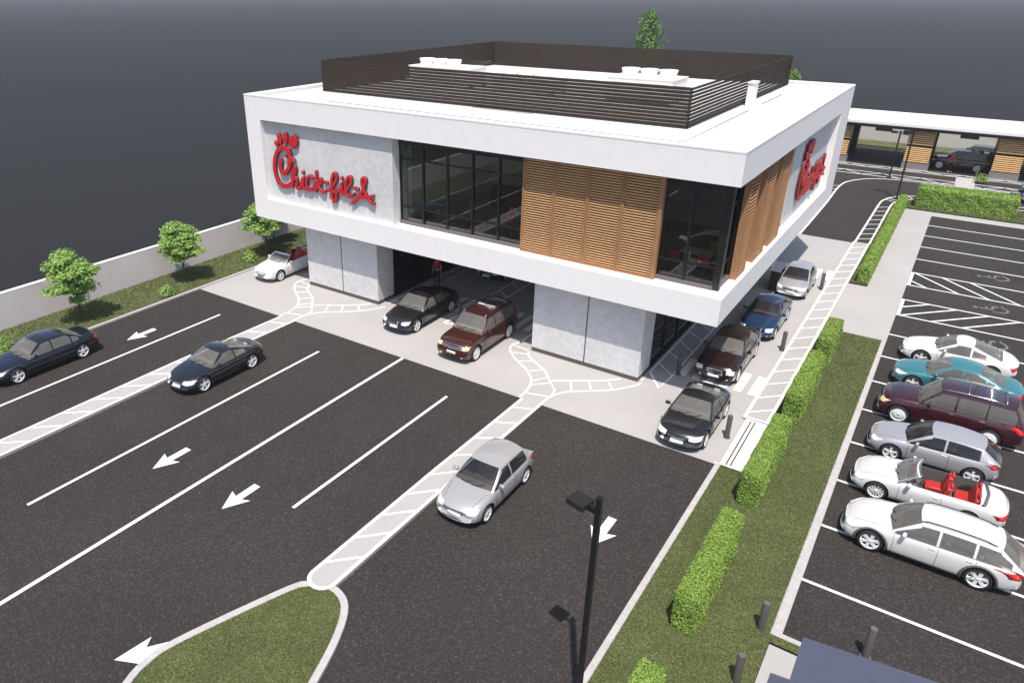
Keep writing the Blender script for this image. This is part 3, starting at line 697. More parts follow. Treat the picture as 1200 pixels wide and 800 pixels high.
# ================================================================= FAR CANOPY
K = thing('drive_through_canopy', 'long flat white canopy on timber slatted pillars across the far lane', 'canopy', (0, 84.1, 0))
b = MB(); b.box(-40, 16, -.6, 7.2, 4.02, 4.32, bev=.03); b.build('roof', M['white'], K)
b = MB(); b.box(-39.8, 15.8, -.4, -.05, 3.72, 4.018); b.box(-39.8, 15.8, 6.6, 6.9, 3.72, 4.018); b.build('beam', M['darkmetal'], K)
for i, x in enumerate([-33.5, -26.3, -19.1, -11.95, -4.83, 2.25, 9.4]):
    b = MB(); b.box(x, x+2.25, 0, 1.2, 0, .66); b.build('pillar_base', M['tiles'], K)
    b = MB(); b.box(x+.04, x+2.21, .10, 1.1, .66, 3.72); b.box(x-.02, x+.10, 1.1, 5.6, 0.0, 3.72); b.box(x, x+2.25, 5.6, 6.6, 0, 3.72); b.build('pillar', M['black'], K)
    for z0, z1 in ((.72, 2.18), (2.36, 3.66)):
        b = MB()
        n = 8 if z1 < 3 else 7
        for j in range(n):
            z = z0+(z1-z0)*(j+.5)/n; b.rbox((x+1.12, .06, z), (2.12, .05, (z1-z0)/n*.60), (R(-18), 0, 0))
        b.build('timber_slats', M['farwood'], K)

# ================================================================= SHELTER bottom right
Sh = thing('shelter', 'small shelter with slate blue flat roof at the bottom right corner', 'shelter', (-.35, 15.0, 0))
b = MB(); b.prism([(0, 0), (5.2, .75), (5.2, -6), (0, -6)], 2.42, 2.52); b.build('roof', M['slate'], Sh)
for x, y in ((.15, -.2), (4.9, .4), (.15, -5.8), (4.9, -5.8)):
    b = MB(); b.rbox((x, y, 1.23), (.1, .1, 2.37)); b.build('post', M['darkmetal'], Sh)
# menu cabinet by the grey car
t = thing('order_cabinet', 'low dark cabinet with pale flat top in the shade beside the silver grey hatchback', 'cabinet', (-7.32, 44.5, 0))
b = MB(); b.rbox((0, 0, .62), (.45, 1.7, 1.22), None, .02); b.build('cabinet_body', M['darkmetal'], t)
b = MB(); b.rbox((0, 0, 1.26), (.55, 1.85, .05), None, .01); b.build('cabinet_top', M['pier'], t)

# ================================================================= STREET FURNITURE
def bollard(x, y, label):
    o = thing('bollard', label, 'bollard', (x, y, 0), 0, 'dark cylindrical bollards')
    b = MB(); b.lathe((0, 0, 0), (0, 0, 1), [(.10, 0), (.10, .99), (.088, 1.02)], 20); b.build('post', M['plinth'], o)
    b = MB(); b.lathe((0, 0, 1.021), (0, 0, 1), [(.0005, .0), (.088, 0)], 20); b.cyl((0, 0, 0), (0, 0, .02), .14); b.build('cap', M['trim'], o)
for x, y, l in ((-1.44, 17.3, 'dark bollard on the grass just left of the parking kerb corner'), (-1.52, 15.15, 'dark bollard on the grass beside the concrete pad at the bottom edge'), (1.07, 18.0, 'dark bollard standing behind the blue shelter roof'),
                (-5.0, 26.5, 'dark bollard beside the white ramp at the near end of the walkway'), (-5.0, 35.83, 'dark bollard by the walkway to the right of the blue saloon'), (-5.0, 45.56, 'dark bollard by the walkway to the right of the silver grey hatchback'),
                (-8.35, 30.5, 'dark bollard in the shade beside the right concrete pier'), (-19.93, 29.66, 'dark bollard between the black saloon and the maroon off-roader'), (-8.4, 47.6, 'dark bollard at the rear end of the shaded ladder path'),
                (-19.93, 46.8, 'dark bollard at the rear end of the lanes under the building'), (1.35, 84.3, 'dark bollard beside the rear wheel of the off-roader under the canopy')):
    bollard(x, y, l)
def lamp(x, y, h, heads, label, rz=0):
    o = thing('street_lamp', label, 'lamp post', (x, y, 0), rz)
    b = MB(); b.rbox((0, 0, h/2), (.13, .13, h), None, .01); b.cyl((0, 0, 0), (0, 0, .05), .2); b.build('pole', M['black'], o)
    for dx, dy, z in heads:
        d = Vector((dx, dy, 0)).normalized(); a = math.atan2(d.y, d.x)
        b = MB(); b.rbox((d.x*.16, d.y*.16, z), (.24, .06, .06), (0, 0, a)); b.rbox((d.x*.16, d.y*.16, z-.10), (.24, .04, .04), (0, 0, a)); arm = b.build('arm', M['black'], o)
        b = MB(); b.rbox((d.x*.50, d.y*.50, z-.03), (.46, .42, .17), (0, 0, a), .015); hd = b.build('lamp_head', M['blacktrim'], o)
        b = MB(); b.rbox((d.x*.50, d.y*.50, z-.122), (.36, .32, .01), (0, 0, a)); b.build('lens', M['trim'], hd)
lamp(-4.53, 12.11, 6.5, [(-1, .25, 6.12)], 'black square lamp post with one box head in the near foreground')
lamp(-3.78, 71.2, 5.65, [(-1, .1, 5.5)], 'taller black lamp post at the bend of the far road, one head')
lamp(-5.24, 79.3, 4.3, [(-1, .1, 4.15), (1, -.1, 4.1)], 'shorter black lamp post with two heads by the hatched far road line')

# ================================================================= HEDGES, TREES, SHRUBS
def leaves(P, Nrm, size, flat=.6, fold=0):
    """one small quad per leaf at points P, roughly facing Nrm"""
    n = len(P); d = Nrm+rng.normal(0, flat, (n, 3)); d /= np.linalg.norm(d, axis=1)[:, None]
    r = rng.normal(0, 1, (n, 3)); a = np.cross(d, r); a /= np.linalg.norm(a, axis=1)[:, None]; c = np.cross(d, a)
    s = (size*rng.uniform(.6, 1.3, n))[:, None]
    V = np.stack([P-a*s*.5, P-c*s*.32+d*s*.06, P+a*s*.55, P+c*s*.32+d*s*.06], 1).reshape(-1, 3)
    return V, np.arange(4*n).reshape(-1, 4)
def hedge(x0, x1, y0, y1, h, label, dens=1100, size=.055):
    cx, cy = (x0+x1)/2, (y0+y1)/2
    o = thing('hedge', label, 'hedge', (cx, cy, .07), 0, 'clipped hedges')
    w, d = (x1-x0)/2, (y1-y0)/2
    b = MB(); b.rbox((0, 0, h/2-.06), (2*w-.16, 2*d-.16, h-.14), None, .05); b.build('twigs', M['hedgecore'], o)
    Ps = []; Ns = []
    for axis, sg, A in ((2, 1, 4*w*d), (0, 1, 2*d*h), (0, -1, 2*d*h), (1, -1, 2*w*h), (1, 1, 2*w*h)):
        n = int(A*dens*2); p = np.stack([rng.uniform(-w, w, n), rng.uniform(-d, d, n), rng.uniform(0, h, n)], 1)
        lim = (w, d, h)[axis]; p[:, axis] = (sg*lim if axis < 2 else h)
        # uneven clipped face
        wob = .016*np.sin(p[:, 0]*5.1+p[:, 2]*7)+.016*np.sin(p[:, 1]*4.3+1+p[:, 2]*3)+rng.normal(0, .022, n)
        p[:, axis] += wob*(1 if axis == 2 else sg)-.02*sg
        N = np.zeros((n, 3)); N[:, axis] = sg; N[:, 2] += .35
        # round the corners
        for ax in range(3):
            if ax == axis: continue
            L_ = (w, d, h)[ax]; e = np.abs(p[:, ax]) > L_-.07
            p[e, axis] -= sg*.03
        Ps.append(p); Ns.append(N)
    V, F = leaves(np.concatenate(Ps), np.concatenate(Ns), size, .55); numpy_mesh('foliage', V, F, M['hedge'], o)
hedge(-3.5, -2.86, 10.6, 13.4, 1.25, 'clipped hedge cut off by the bottom edge of the picture', 1300)
hedge(-3.53, -2.88, 15.85, 20.3, 1.3, 'separate clipped hedge lying nearest the foreground lamp post', 1300)
hedge(-3.56, -2.90, 22.45, 27.1, 1.3, 'long clipped hedge directly beside the white ramp', 1300)
hedge(-3.55, -2.88, 28.95, 33.7, 1.3, 'long clipped hedge beside the ladder path, third from the bottom of the strip', 1000, .065)
hedge(-3.52, -2.86, 35.2, 38.2, 1.3, 'short clipped hedge at the upper end of the grass strip', 900, .065)
for y0, y1, l in ((47.8, 53.3, 'nearest hedge of the far row along the walkway'), (53.4, 58.9, 'second hedge of the far row along the walkway'), (59.0, 64.0, 'third hedge of the far row along the walkway'), (64.2, 68.6, 'farthest hedge of the row along the walkway, below the bend')):
    hedge(-3.46, -2.88, y0, y1, .92+.12*random.random(), l, 420, .09)
hedge(-2.35, 4.25, 69.0, 71.3, 1.45, 'broad far hedge running across behind the disabled parking bays', 330, .14)

def tree(x, y, h, cr, cz, ch, label, n=3800, size=.15, m='leaf', clumps=26, seed=1, group='young round trees along the wall'):
    r_ = np.random.default_rng(seed); o = thing('tree', label, 'tree', (x, y, .07), 0, group)
    b = MB(); lean = r_.normal(0, .05, 2)
    path = [(0, 0, -.08), (lean[0]*.4, lean[1]*.4, cz*.35), (lean[0], lean[1], cz), (lean[0]*1.5, lean[1]*1.5, cz+ch*.35)]
    P = crom(path, 4); b.tube(P, [.075*(1-.6*i/len(P)) for i in range(len(P))], 8); b.lathe((0, 0, -.08), (0, 0, 1), [(.13, 0), (.08, .12)], 8)
    cs = []
    for i in range(clumps):
        t = (i+.5)/clumps; zz = -1+2*t; rr = math.sqrt(max(0, 1-zz*zz)); a = i*2.39996+r_.uniform(-.4, .4); k = r_.uniform(.55, .95)
        bulge = 1.0 if zz < 0 else 1-.25*zz
        cs.append((math.cos(a)*rr*cr*k*bulge, math.sin(a)*rr*cr*k*bulge, cz+zz*ch*.46*k, cr*r_.uniform(.28, .46)))
    for c in cs[::2]: b.tube([(lean[0], lean[1], cz-ch*.28), (c[0]*.45, c[1]*.45, (cz-ch*.25+c[2])/2+.1), c[:3]], [.03, .02, .008], 5)
    b.build('trunk', M['bark'], o)
    Ps = []; Ns = []
    per = n//len(cs)
    for c in cs:
        q = r_.normal(0, 1, (per, 3)); q /= np.linalg.norm(q, axis=1)[:, None]; q[:, 2] = np.where(q[:, 2] < -.3, q[:, 2]*.4, q[:, 2])
        rad = c[3]*r_.uniform(.35, 1.1, per)[:, None]; p = np.array(c[:3])+q*rad*np.array([1.15, 1.15, .62]); Ps.append(p); Ns.append(q*.6+np.array([0, 0, .8]))
    V, F = leaves(np.concatenate(Ps), np.concatenate(Ns), size, .45); numpy_mesh('crown', V, F, M[m], o)
    return o
tree(-36.45, 17.95, 3.8, 1.28, 2.45, 2.9, 'round green tree in front of the left end of the boundary wall', 6500, .18, seed=1)
tree(-36.75, 24.8, 3.7, 1.22, 2.35, 2.9, 'round green tree in the middle of the left lawn, beyond the first one', 6000, .18, seed=4)
tree(-36.3, 30.9, 3.4, 1.25, 2.3, 2.3, 'round tree behind the white convertible, partly under the building corner', 4500, .18, seed=6)
tree(-37.7, 32.9, 3.4, 1.25, 2.3, 2.3, 'tree close against the wall at the building corner, farthest of the lawn trees', 4500, .18, seed=8)
def poplar(x, y, h, r, label, seed):
    r_ = np.random.default_rng(seed); o = thing('poplar_tree', label, 'tree', (x, y, 0), 0, None)
    b = MB(); b.tube([(0, 0, 0), (.05, 0, h*.5), (0, .05, h*.97)], [.22, .13, .02], 8)
    for i in range(20):
        z = h*(.15+.75*i/20); a = i*2.4; b.tube([(0, 0, z), (math.cos(a)*r*.6, math.sin(a)*r*.6, z+h*.07)], [.05, .012], 5)
    b.build('trunk', M['bark'], o)
    n = 7000; z = r_.uniform(.08, 1, n)**.9; prof = np.interp(z, [.08, .2, .45, .7, .88, .96, 1], [.35, .9, 1, .88, .62, .4, .12]); a = r_.uniform(0, 2*np.pi, n)
    lump = 1+.3*np.sin(a*3+z*23)+.22*np.sin(a*5-z*31)
    rad = r*prof*lump*r_.uniform(.45, 1.0, n); P = np.stack([np.cos(a)*rad, np.sin(a)*rad, z*h+r_.normal(0, .08, n)], 1)
    N = np.stack([np.cos(a), np.sin(a), np.full(n, .5)], 1); V, F = leaves(P, N, .22, .6); numpy_mesh('crown', V, F, M['poplar'], o)
poplar(-26.4, 70, 14.2, 1.75, 'tall poplar rising above the middle of the roof screen', 3)
poplar(-17.3, 90.0, 8.0, 1.2, 'small poplar tip seen behind the right rear corner of the roof screen', 5)
def shrub(x, y, r, label, mm='leaf', seed=0):
    r_ = np.random.default_rng(seed); o = thing('shrub', label, 'shrub', (x, y, .07), 0, None)
    b = MB()
    for i in range(7):
        a = i*.9; b.tube([(0, 0, -.05), (math.cos(a)*r*.3, math.sin(a)*r*.3, r*.6), (math.cos(a)*r*.6, math.sin(a)*r*.6, r*1.1)], [.02, .014, .006], 5)
    b.build('stems', M['bark'], o); n = 420
    q = r_.normal(0, 1, (n, 3)); q /= np.linalg.norm(q, axis=1)[:, None]; q[:, 2] = np.abs(q[:, 2])
    P = q*r*r_.uniform(.4, 1.1, n)[:, None]*np.array([1, 1, 1.25])+np.array([0, 0, .1]); V, F = leaves(P, q+np.array([0, 0, .4]), .14, .5); numpy_mesh('foliage', V, F, M[mm], o)
shrub(-35.5, 22.6, .42, 'small light green shrub between the two nearest lawn trees and the kerb', seed=2)
shrub(-35.6, 13.3, .75, 'leafy shrub at the left edge of the picture beside the dark blue saloon', seed=3)
shrub(-36.1, 29.3, .45, 'small shrub on the lawn just behind the white convertible', seed=4)
shrub(1.75, 81.6, .55, 'yellow green shrub at the right of the far pedestrian crossing', 'hedge', seed=5)
shrub(1.2, 73.2, .4, 'small yellow green shrub just behind the broad far hedge', 'hedge', seed=6)

# ================================================================= CARS
def interp(P, u): return float(np.interp(u, [p[0] for p in P], [p[1] for p in P]))
def smooth_profile(P, k=6):
    Q = crom(P, k); return [(q[0], q[1]) for q in Q]
SEC = [(0, 0), (.55, 0), (.80, .005), (.90, .03), (.955, .10), (.985, .22), (1.0, .40), (.997, .58), (.985, .72), (.955, .84), (.905, .925), (.80, .975), (.62, .99), (.35, 1.0), (0, 1.0)]

def make_car(name, label, cat, m, paint, loc, rz, group):
    L, W, H, wb, fo, wr = m['L'], m['W'], m['H'], m['wb'], m['fo'], m['wr']
    car = thing(name, label, cat, loc, rz, group)
    yo = fo+wb/2                       # y_local = u - yo ; the front of the car looks along -y
    top = smooth_profile(m['top'], 5); bot = [(0, .30), (.25, .21), (.8, .19), (L-.8, .19), (L-.2, .27), (L, .36)]
    def plan(u):
        f = 1-.10*max(0, 1-u/1.0)**2; r = 1-.09*max(0, 1-(L-u)/1.0)**2
        return W/2*f*r
    nose = m.get('nose', .24); tl = m.get('tailb', .16)
    def bow(u, fl, fz):
        a = abs(fl)**2.6
        d = nose*a*max(0, 1-u/1.5)-tl*a*max(0, 1-(L-u)/1.3)
        v = (abs(fz-.42)/.58)
        d += (.13 if fz > .42 else .05)*v**2.2*max(0, 1-u/.55)
        d -= (m.get('tailtop', .06) if fz > .42 else .06)*v**2*max(0, 1-(L-u)/.5)
        return u+d
    us = sorted(set(list(np.round(np.concatenate([np.linspace(0, .3, 6), np.linspace(.3, L-.3, 38), np.linspace(L-.3, L, 6)]), 4))))
    sec = crom(SEC, 2); crown = m.get('crown', .035)
    def ring(u, sc=1.0):
        hw, zb, zt = plan(u), interp(bot, u), interp(top, u); pts = []
        half = []
        for fl, fz in sec:
            z = zb+fz*(zt-zb)
            if fz > .9: z += crown*(1-fl*fl)*min(1, (fz-.9)/.08)
            zz = (z-(zb+zt)/2)*sc+(zb+zt)/2
            half.append((fl*hw*sc, bow(u, fl*sc, .42+(fz-.42)*sc)-yo, zz))
        for p in half: pts.append(p)
        for p in half[-2:0:-1]: pts.append((-p[0], p[1], p[2]))
        return pts
    b = MB()
    rings = [[(p[0], p[1]-.0, p[2]) for p in ring(us[0], .86)]]
    for p in range(len(rings[0])): pass
    rings[0] = [(x, y-.035, z) for x, y, z in rings[0]]
    rings += [ring(u) for u in us]
    rings.append([(x, y+.03, z) for x, y, z in ring(us[-1], .86)])
    rows = b.grid(rings, 0, True, closed=True)
    b.bm.faces.new(rows[0][::-1]).smooth = True; b.bm.faces.new(rows[-1]).smooth = True
    bmesh.ops.recalc_face_normals(b.bm, faces=b.bm.faces)
    bvh = BVHTree.FromBMesh(b.bm)
    body = b.build('body', [paint, M['wellblack'], M['cabin']], None)
    # ---- wheel arches and cabin tub cut out
    c = MB(); ar = wr+.055
    for s in (-1, 1):
        for yy in (-wb/2, wb/2): c.cyl((s*(W/2-.30), yy, wr+.01), (s*(W/2+.3), yy, wr+.01), ar, n=28, mi=0)
    xa, xd = m['cab'][0], m['cab'][3]
    opn = m.get('open', False)
    ya, yb = xa+.22-yo, (m['tub'] if 'tub' in m else xd-.12)-yo
    tw = W/2-.16
    c.rbox((0, (ya+yb)/2, 1.0), (2*tw, yb-ya, 1.28), None, .05, 1)
    cut = c.build('cut', [M['wellblack'], M['cabin']], None)
    md = body.modifiers.new('b', 'BOOLEAN'); md.operation = 'DIFFERENCE'; md.solver = 'EXACT'; md.object = cut
    try: md.material_mode = 'TRANSFER'
    except Exception: pass
    dg = bpy.context.evaluated_depsgraph_get(); me = bpy.data.meshes.new_from_object(body.evaluated_get(dg))
    old = body.data; body.modifiers.clear(); body.data = me; bpy.data.meshes.remove(old); bpy.data.objects.remove(cut)
    me.name = 'body'; me.set_sharp_from_angle(angle=R(38)); body.parent = car

    def cast(o, d):
        h = bvh.ray_cast(Vector(o), Vector(d)); return h[0], h[1]
    def patch(pname, corners, axis, mm, off=.008, nu=8, nv=5, parent=car, sgn=1, rnd=0.0):
        """piece lying on the bodywork. corners: 4 (a,b) pairs; axis: 'f' front, 'r' rear (a=x,b=z), 's' side (a=u,b=z, sgn side), 't' top (a=x,b=u)"""
        b = MB(); P = {}
        (a0, a1, a2, a3) = [np.array(q, float) for q in corners]
        for i in range(nu+1):
            for j in range(nv+1):
                s, t = i/nu, j/nv
                q = (a0*(1-s)+a1*s)*(1-t)+(a3*(1-s)+a2*s)*t
                if axis == 'f': h, n = cast((q[0], -yo-2, q[1]), (0, 1, 0)); d = Vector((0, -1, 0))
                elif axis == 'r': h, n = cast((q[0], L-yo+2, q[1]), (0, -1, 0)); d = Vector((0, 1, 0))
                elif axis == 's': h, n = cast((sgn*3, q[0]-yo, q[1]), (-sgn, 0, 0)); d = Vector((sgn, 0, 0))
                else: h, n = cast((q[0], q[1]-yo, 3), (0, 0, -1)); d = Vector((0, 0, 1))
                if h is None: continue
                if n.dot(d) < 0: n = -n
                P[i, j] = (b.bm.verts.new(h+n*off), b.bm.verts.new(h-n*.02))
        for i in range(nu):
            for j in range(nv):
                k = [(i, j), (i+1, j), (i+1, j+1), (i, j+1)]
                if all(x in P for x in k):
                    f = b.bm.faces.new([P[x][0] for x in k]); f.smooth = True
        edges = [e for e in b.bm.edges if len(e.link_faces) == 1]
        inv = {v[0]: v[1] for v in P.values()}
        for e in edges:
            v0, v1 = e.verts; b.bm.faces.new((v0, v1, inv[v1], inv[v0]))
        bmesh.ops.delete(b.bm, geom=[v for v in b.bm.verts if not v.link_faces], context='VERTS')
        if not b.bm.faces: b.bm.free(); return None
        return b.build(pname, mm, parent)
    # ---- greenhouse
    xb, xc = m['cab'][1], m['cab'][2]
    belt = lambda u: interp(top, u)-.035
    wbelt = lambda u: plan(u)*.925
    wr_ = m.get('roofw', .69)*W/2
    def prof():
        out = []
        for i in range(8): t = i/8; out.append((xa+(xb-xa)*t, belt(xa)+(H-.05-belt(xa))*(t+.18*t*(1-t)), 'w', t))
        nr = 14
        for i in range(nr): t = i/nr; out.append((xb+(xc-xb)*t, H-.05*(1-t)**3+.012*math.sin(math.pi*t)-m.get('drop', .06)*t**2, 'r', t))
        z1 = H-m.get('drop', .06)
        for i in range(9): t = i/8; out.append((xc+(xd-xc)*t, z1+(belt(xd)-z1)*(t-m.get('rb', .12)*t*(1-t)), 'b', t))
        return out
    PR = prof(); glassm = M[m.get('glass', 'cglass')]
    def rail(i):
        u, z, k, t = PR[i]
        if k == 'w': w = wbelt(xa)*.97*(1-t)**1.0+wr_*t; w = w+.02*math.sin(math.pi*t)
        elif k == 'r': w = wr_+.012*math.sin(math.pi*t)-.03*t*t
        else: w = (wr_-.03)*(1-t)+wbelt(xd)*.90*t
        return w
    def arc(i, v):
        u, z, k, t = PR[i]; w = rail(i)
        bw = m.get('wbow', .20)*(1-v*v)
        du = -bw*(1-t*.55) if k == 'w' else (-bw*.45*(1-t)**2+bw*.35*t**3 if k == 'r' else bw*.35*(1-.3*t))
        cz = .05*(1-v*v) if k != 'w' else .05*t*(1-v*v)
        if k == 'b': cz *= (1-t)
        return Vector((v*w, u+du-yo, z+cz))
    keys = {}
    def put(key, quad): keys.setdefault(key, []).append(quad)
    vs = [-1, -.93, -.7, -.45, -.2, 0, .2, .45, .7, .93, 1]
    n = len(PR)
    for i in range(n-1):
        k = PR[i][2]
        if opn and k != 'w': break
        for j in range(10):
            q = [arc(i, vs[j]), arc(i, vs[j+1]), arc(i+1, vs[j+1]), arc(i+1, vs[j])]
            edge = j in (0, 9)
            if k == 'w': put('roof' if edge or (opn and i == 7) else 'windshield', q)
            elif k == 'r': put('roof', q)
            else: put('roof' if edge or PR[i][3] > .93 else 'rear_window', q)
    if not opn:
        ss = [0, .2, .4, .6, .78, .88, 1.0]; pil = m['pillars']; q1 = m.get('quarter', xd); q0 = m.get('q0', xa)
        # extra columns exactly at pillar edges
        cols = []
        for i in range(n): cols.append((PR[i][0], i))
        def railpt(u):
            for i in range(n-1):
                if PR[i][0] <= u <= PR[i+1][0]+1e-9:
                    f = (u-PR[i][0])/max(1e-6, PR[i+1][0]-PR[i][0]); A, Bv = arc(i, 1), arc(i+1, 1); p = A.lerp(Bv, f); return p
            return arc(n-1, 1)
        uu = set(round(PR[i][0], 4) for i in range(n))
        cuts = []
        for p in pil: cuts += [p-.035, p+.035]
        cuts += [q1] if q1 < xd else []
        uu = [u for u in uu if all(abs(u-c) > .03 for c in cuts)]+cuts; uu = sorted(u for u in uu if xa <= u <= xd)
        for sg in (-1, 1):
            for a in range(len(uu)-1):
                u0, u1 = uu[a], uu[a+1]; um = (u0+u1)/2
                def pt(u, s):
                    r_ = railpt(u); bl = Vector((wbelt(u), u-yo, belt(u)))
                    p = bl.lerp(r_, s); p.x += .025*math.sin(math.pi*s)*min(1, (r_.z-bl.z)*3); return Vector((p.x*sg, p.y, p.z))
                for k in range(6):
                    q = [pt(u0, ss[k]), pt(u1, ss[k]), pt(u1, ss[k+1]), pt(u0, ss[k+1])]
                    isp = any(abs(um-p) < .034 for p in pil) or um > q1 or k == 5 or (um < xa+.12)
                    hgt = railpt(um).z-belt(um)
                    if k == 4 and (um < xb or um > xc) : isp = True
                    if isp: put('roof', q)
                    else:
                        idx = sum(1 for p in pil if um > p); put(('side_window', sg, idx), q)
    for key, qs in keys.items():
        b = MB()
        for q in qs: b.face(q, 0, True)
        nm = key if isinstance(key, str) else key[0]
        b.build('windscreen' if nm == 'windshield' else nm, paint if nm == 'roof' else glassm, car, weld=True, sharp=40)
    if opn:    # chrome windscreen frame
        b = MB(); P = [arc(i, 1) for i in range(9)]+[arc(8, v) for v in (.7, .3, 0, -.3, -.7)]+[arc(i, -1) for i in range(8, -1, -1)]
        b.tube(P, .028, 8); b.build('windscreen_frame', M['chrome'], car)
        b = MB(); zt = interp(top, m['tub'])
        b.tube([(-tw, m['tub']+.05-yo, zt-.02), (-tw*.95, m['tub']+.12-yo, zt+.03), (0, m['tub']+.2-yo, zt+.05), (tw*.95, m['tub']+.12-yo, zt+.03), (tw, m['tub']+.05-yo, zt-.02)], .045, 8); b.build('folded_roof_edge', M['trim'], car)
    # ---- seats, dashboard
    sm = M[m.get('seat', 'greyseat')]; seatz = .36 if not opn else .42
    fu = xa+1.05*(1 if not opn else 1.0)
    for sx in (-.36, .36):
        b = MB(); b.rbox((sx, fu-yo, seatz+.08), (.50, .52, .16), (R(6), 0, 0), .05, seg=2); b.rbox((sx, fu+.33-yo, seatz+.40), (.48, .15, .60), (R(-16), 0, 0), .05, seg=2)
        b.rbox((sx, fu+.44-yo, min(seatz+.80, H-.22)), (.26, .09, .16), (R(-10), 0, 0), .03, seg=2); b.build('seat', sm, car)
    ru = fu+.92 if not opn else fu+.85
    if opn or ru+.4 < xd:
        b = MB(); b.rbox((0, ru-yo, seatz+.06), (1.2, .48, .16), (R(6), 0, 0), .05, seg=2); b.rbox((0, ru+.28-yo, seatz+.34), (1.2, .14, .52), (R(-18), 0, 0), .05, seg=2)
        for sx in (-.36, .36): b.rbox((sx, ru+.38-yo, min(seatz+.68, H-.25)), (.24, .08, .14), (R(-10), 0, 0), .03, seg=2)
        b.build('rear_seat', sm, car)
    zd = belt(xa)-.03
    b = MB(); b.rbox((0, xa+.38-yo, zd-.05), (2*tw-.02, .36, .16), (R(6), 0, 0), .05, seg=2); b.build('dashboard', M['dash' if m.get('seat') != 'beige' else 'tan'], car)
    b = MB(); a = [(.36+.17*math.cos(t), xa+.66-yo+.05*math.sin(t), zd-.02+.16*math.sin(t)) for t in np.linspace(0, 2*math.pi, 17)]; b.tube(a, .014, 6, cap=False); b.tube([(.36, xa+.66-yo, zd-.02), (.36, xa+.5-yo, zd-.06)], .02, 6); b.tube([(.2, xa+.66-yo, zd-.02), (.52, xa+.66-yo, zd-.02)], .012, 6); b.build('steering_wheel', M['blacktrim'], car)
    # ---- wheels
    spokes = m.get('spokes', 5); rm = M[m.get('rimm', 'rim')]
    for s in (-1, 1):
        for yy in (-wb/2, wb/2):
            b = MB(); x0 = s*(W/2-.235); tw_ = .215; xo = s
            pr = [(wr*.74, .0), (wr*.90, .0), (wr*.985, .03), (wr, .06), (wr, tw_-.06), (wr*.985, tw_-.03), (wr*.90, tw_), (wr*.765, tw_-.005), (wr*.72, tw_-.03), (wr*.70, tw_*.5)]
            b.lathe((x0, yy, wr), (xo, 0, 0), pr, 28); wo = b.build('wheel', M['tyre'], car)
            b = MB(); o_ = tw_-.015
            b.lathe((x0, yy, wr), (xo, 0, 0), [(wr*.66, o_-.05), (wr*.72, o_-.004), (wr*.775, o_), (wr*.785, o_-.012), (wr*.73, o_-.03)], 28)
            b.lathe((x0, yy, wr), (xo, 0, 0), [(.0005, o_-.012), (wr*.16, o_-.014), (wr*.19, o_-.05)], 14)
            if spokes >= 20:
                b.lathe((x0, yy, wr), (xo, 0, 0), [(.001, o_-.02), (wr*.3, o_-.018), (wr*.70, o_-.03), (wr*.70, o_-.06)], 24)
            for k in range(spokes if spokes < 20 else 0):
                a = 2*math.pi*k/spokes+.3; ca, sa = math.cos(a), math.sin(a); wsp = (.30 if spokes <= 6 else .11)*wr
                r0, r1 = wr*.12, wr*.71; xs = x0+xo*(o_-.03); xe = x0+xo*(o_-.022)
                P = lambda r, w_, x_: (x_, yy+ca*r-sa*w_, wr+sa*r+ca*w_)
                for (xa_, xb_) in ((xs+xo*.014, xe+xo*.010),):
                    top_ = [P(r0, -wsp*.30, xa_), P(r1, -wsp*.52, xb_), P(r1, wsp*.52, xb_), P(r0, wsp*.30, xa_)]
                    bt = [P(r0, -wsp*.30, xs-xo*.03), P(r1, -wsp*.52, xs-xo*.03), P(r1, wsp*.52, xs-xo*.03), P(r0, wsp*.30, xs-xo*.03)]
                    b.face(top_)
                    for e in range(4): b.face([top_[e], bt[e], bt[(e+1) % 4], top_[(e+1) % 4]])
            rmo = b.build('rim', rm, wo)
            b = MB(); b.lathe((x0, yy, wr), (xo, 0, 0), [(.0005, o_-.085), (wr*.70, o_-.085)], 24); b.build('brake_disc', M['trim'], wo)
    # ---- lamps, grille, plates
    hl = m['hl']; hm = M[m.get('hlm', 'lens')]
    for s in (-1, 1):
        patch('headlight', [(s*hl[0], hl[2]), (s*hl[1], hl[2]+hl[4]), (s*hl[1], hl[3]+hl[4]*.6), (s*hl[0], hl[3])], 'f', hm, .012)
        if m.get('hlround'): pass
        tlp = m['tl']; patch('taillight', [(s*tlp[0], tlp[2]), (s*tlp[1], tlp[2]), (s*tlp[1], tlp[3]), (s*tlp[0], tlp[3])], 'r', M['tail'], .012)
        patch('taillight', [(L-.26, tlp[2]+.02), (L-.02, tlp[2]), (L-.02, tlp[3]), (L-.20, tlp[3])], 's', M['tail'], .010, sgn=s)
        patch('fog_lamp', [(s*.52, .34), (s*.64, .34), (s*.64, .41), (s*.52, .41)], 'f', M['lens'], .012, 3, 3)
    gr = m['grille']; go = patch('grille', [(-gr[0], gr[1]), (gr[0], gr[1]), (gr[0]*gr[3], gr[2]), (-gr[0]*gr[3], gr[2])], 'f', M[gr[4]], .010)
    if len(gr) > 5 and go:
        for k in range(gr[5]):
            zz = gr[1]+(gr[2]-gr[1])*(k+.5)/gr[5]; hgt = (gr[2]-gr[1])/gr[5]*.42
            patch('grille_bar', [(-gr[0]*.93, zz-hgt/2), (gr[0]*.93, zz-hgt/2), (gr[0]*.93, zz+hgt/2), (-gr[0]*.93, zz+hgt/2)], 'f', M['blacktrim' if gr[4] == 'chrome' else 'chrome'], .016, 6, 2, parent=go)
    patch('air_intake', [(-.45, .25), (.45, .25), (.42, .34), (-.42, .34)], 'f', M['blacktrim'], .008)
    patch('licence_plate', [(-.25, m.get('pz', .40)), (.25, m.get('pz', .40)), (.25, m.get('pz', .40)+.11), (-.25, m.get('pz', .40)+.11)], 'f', M['plate'], .022, 4, 2)
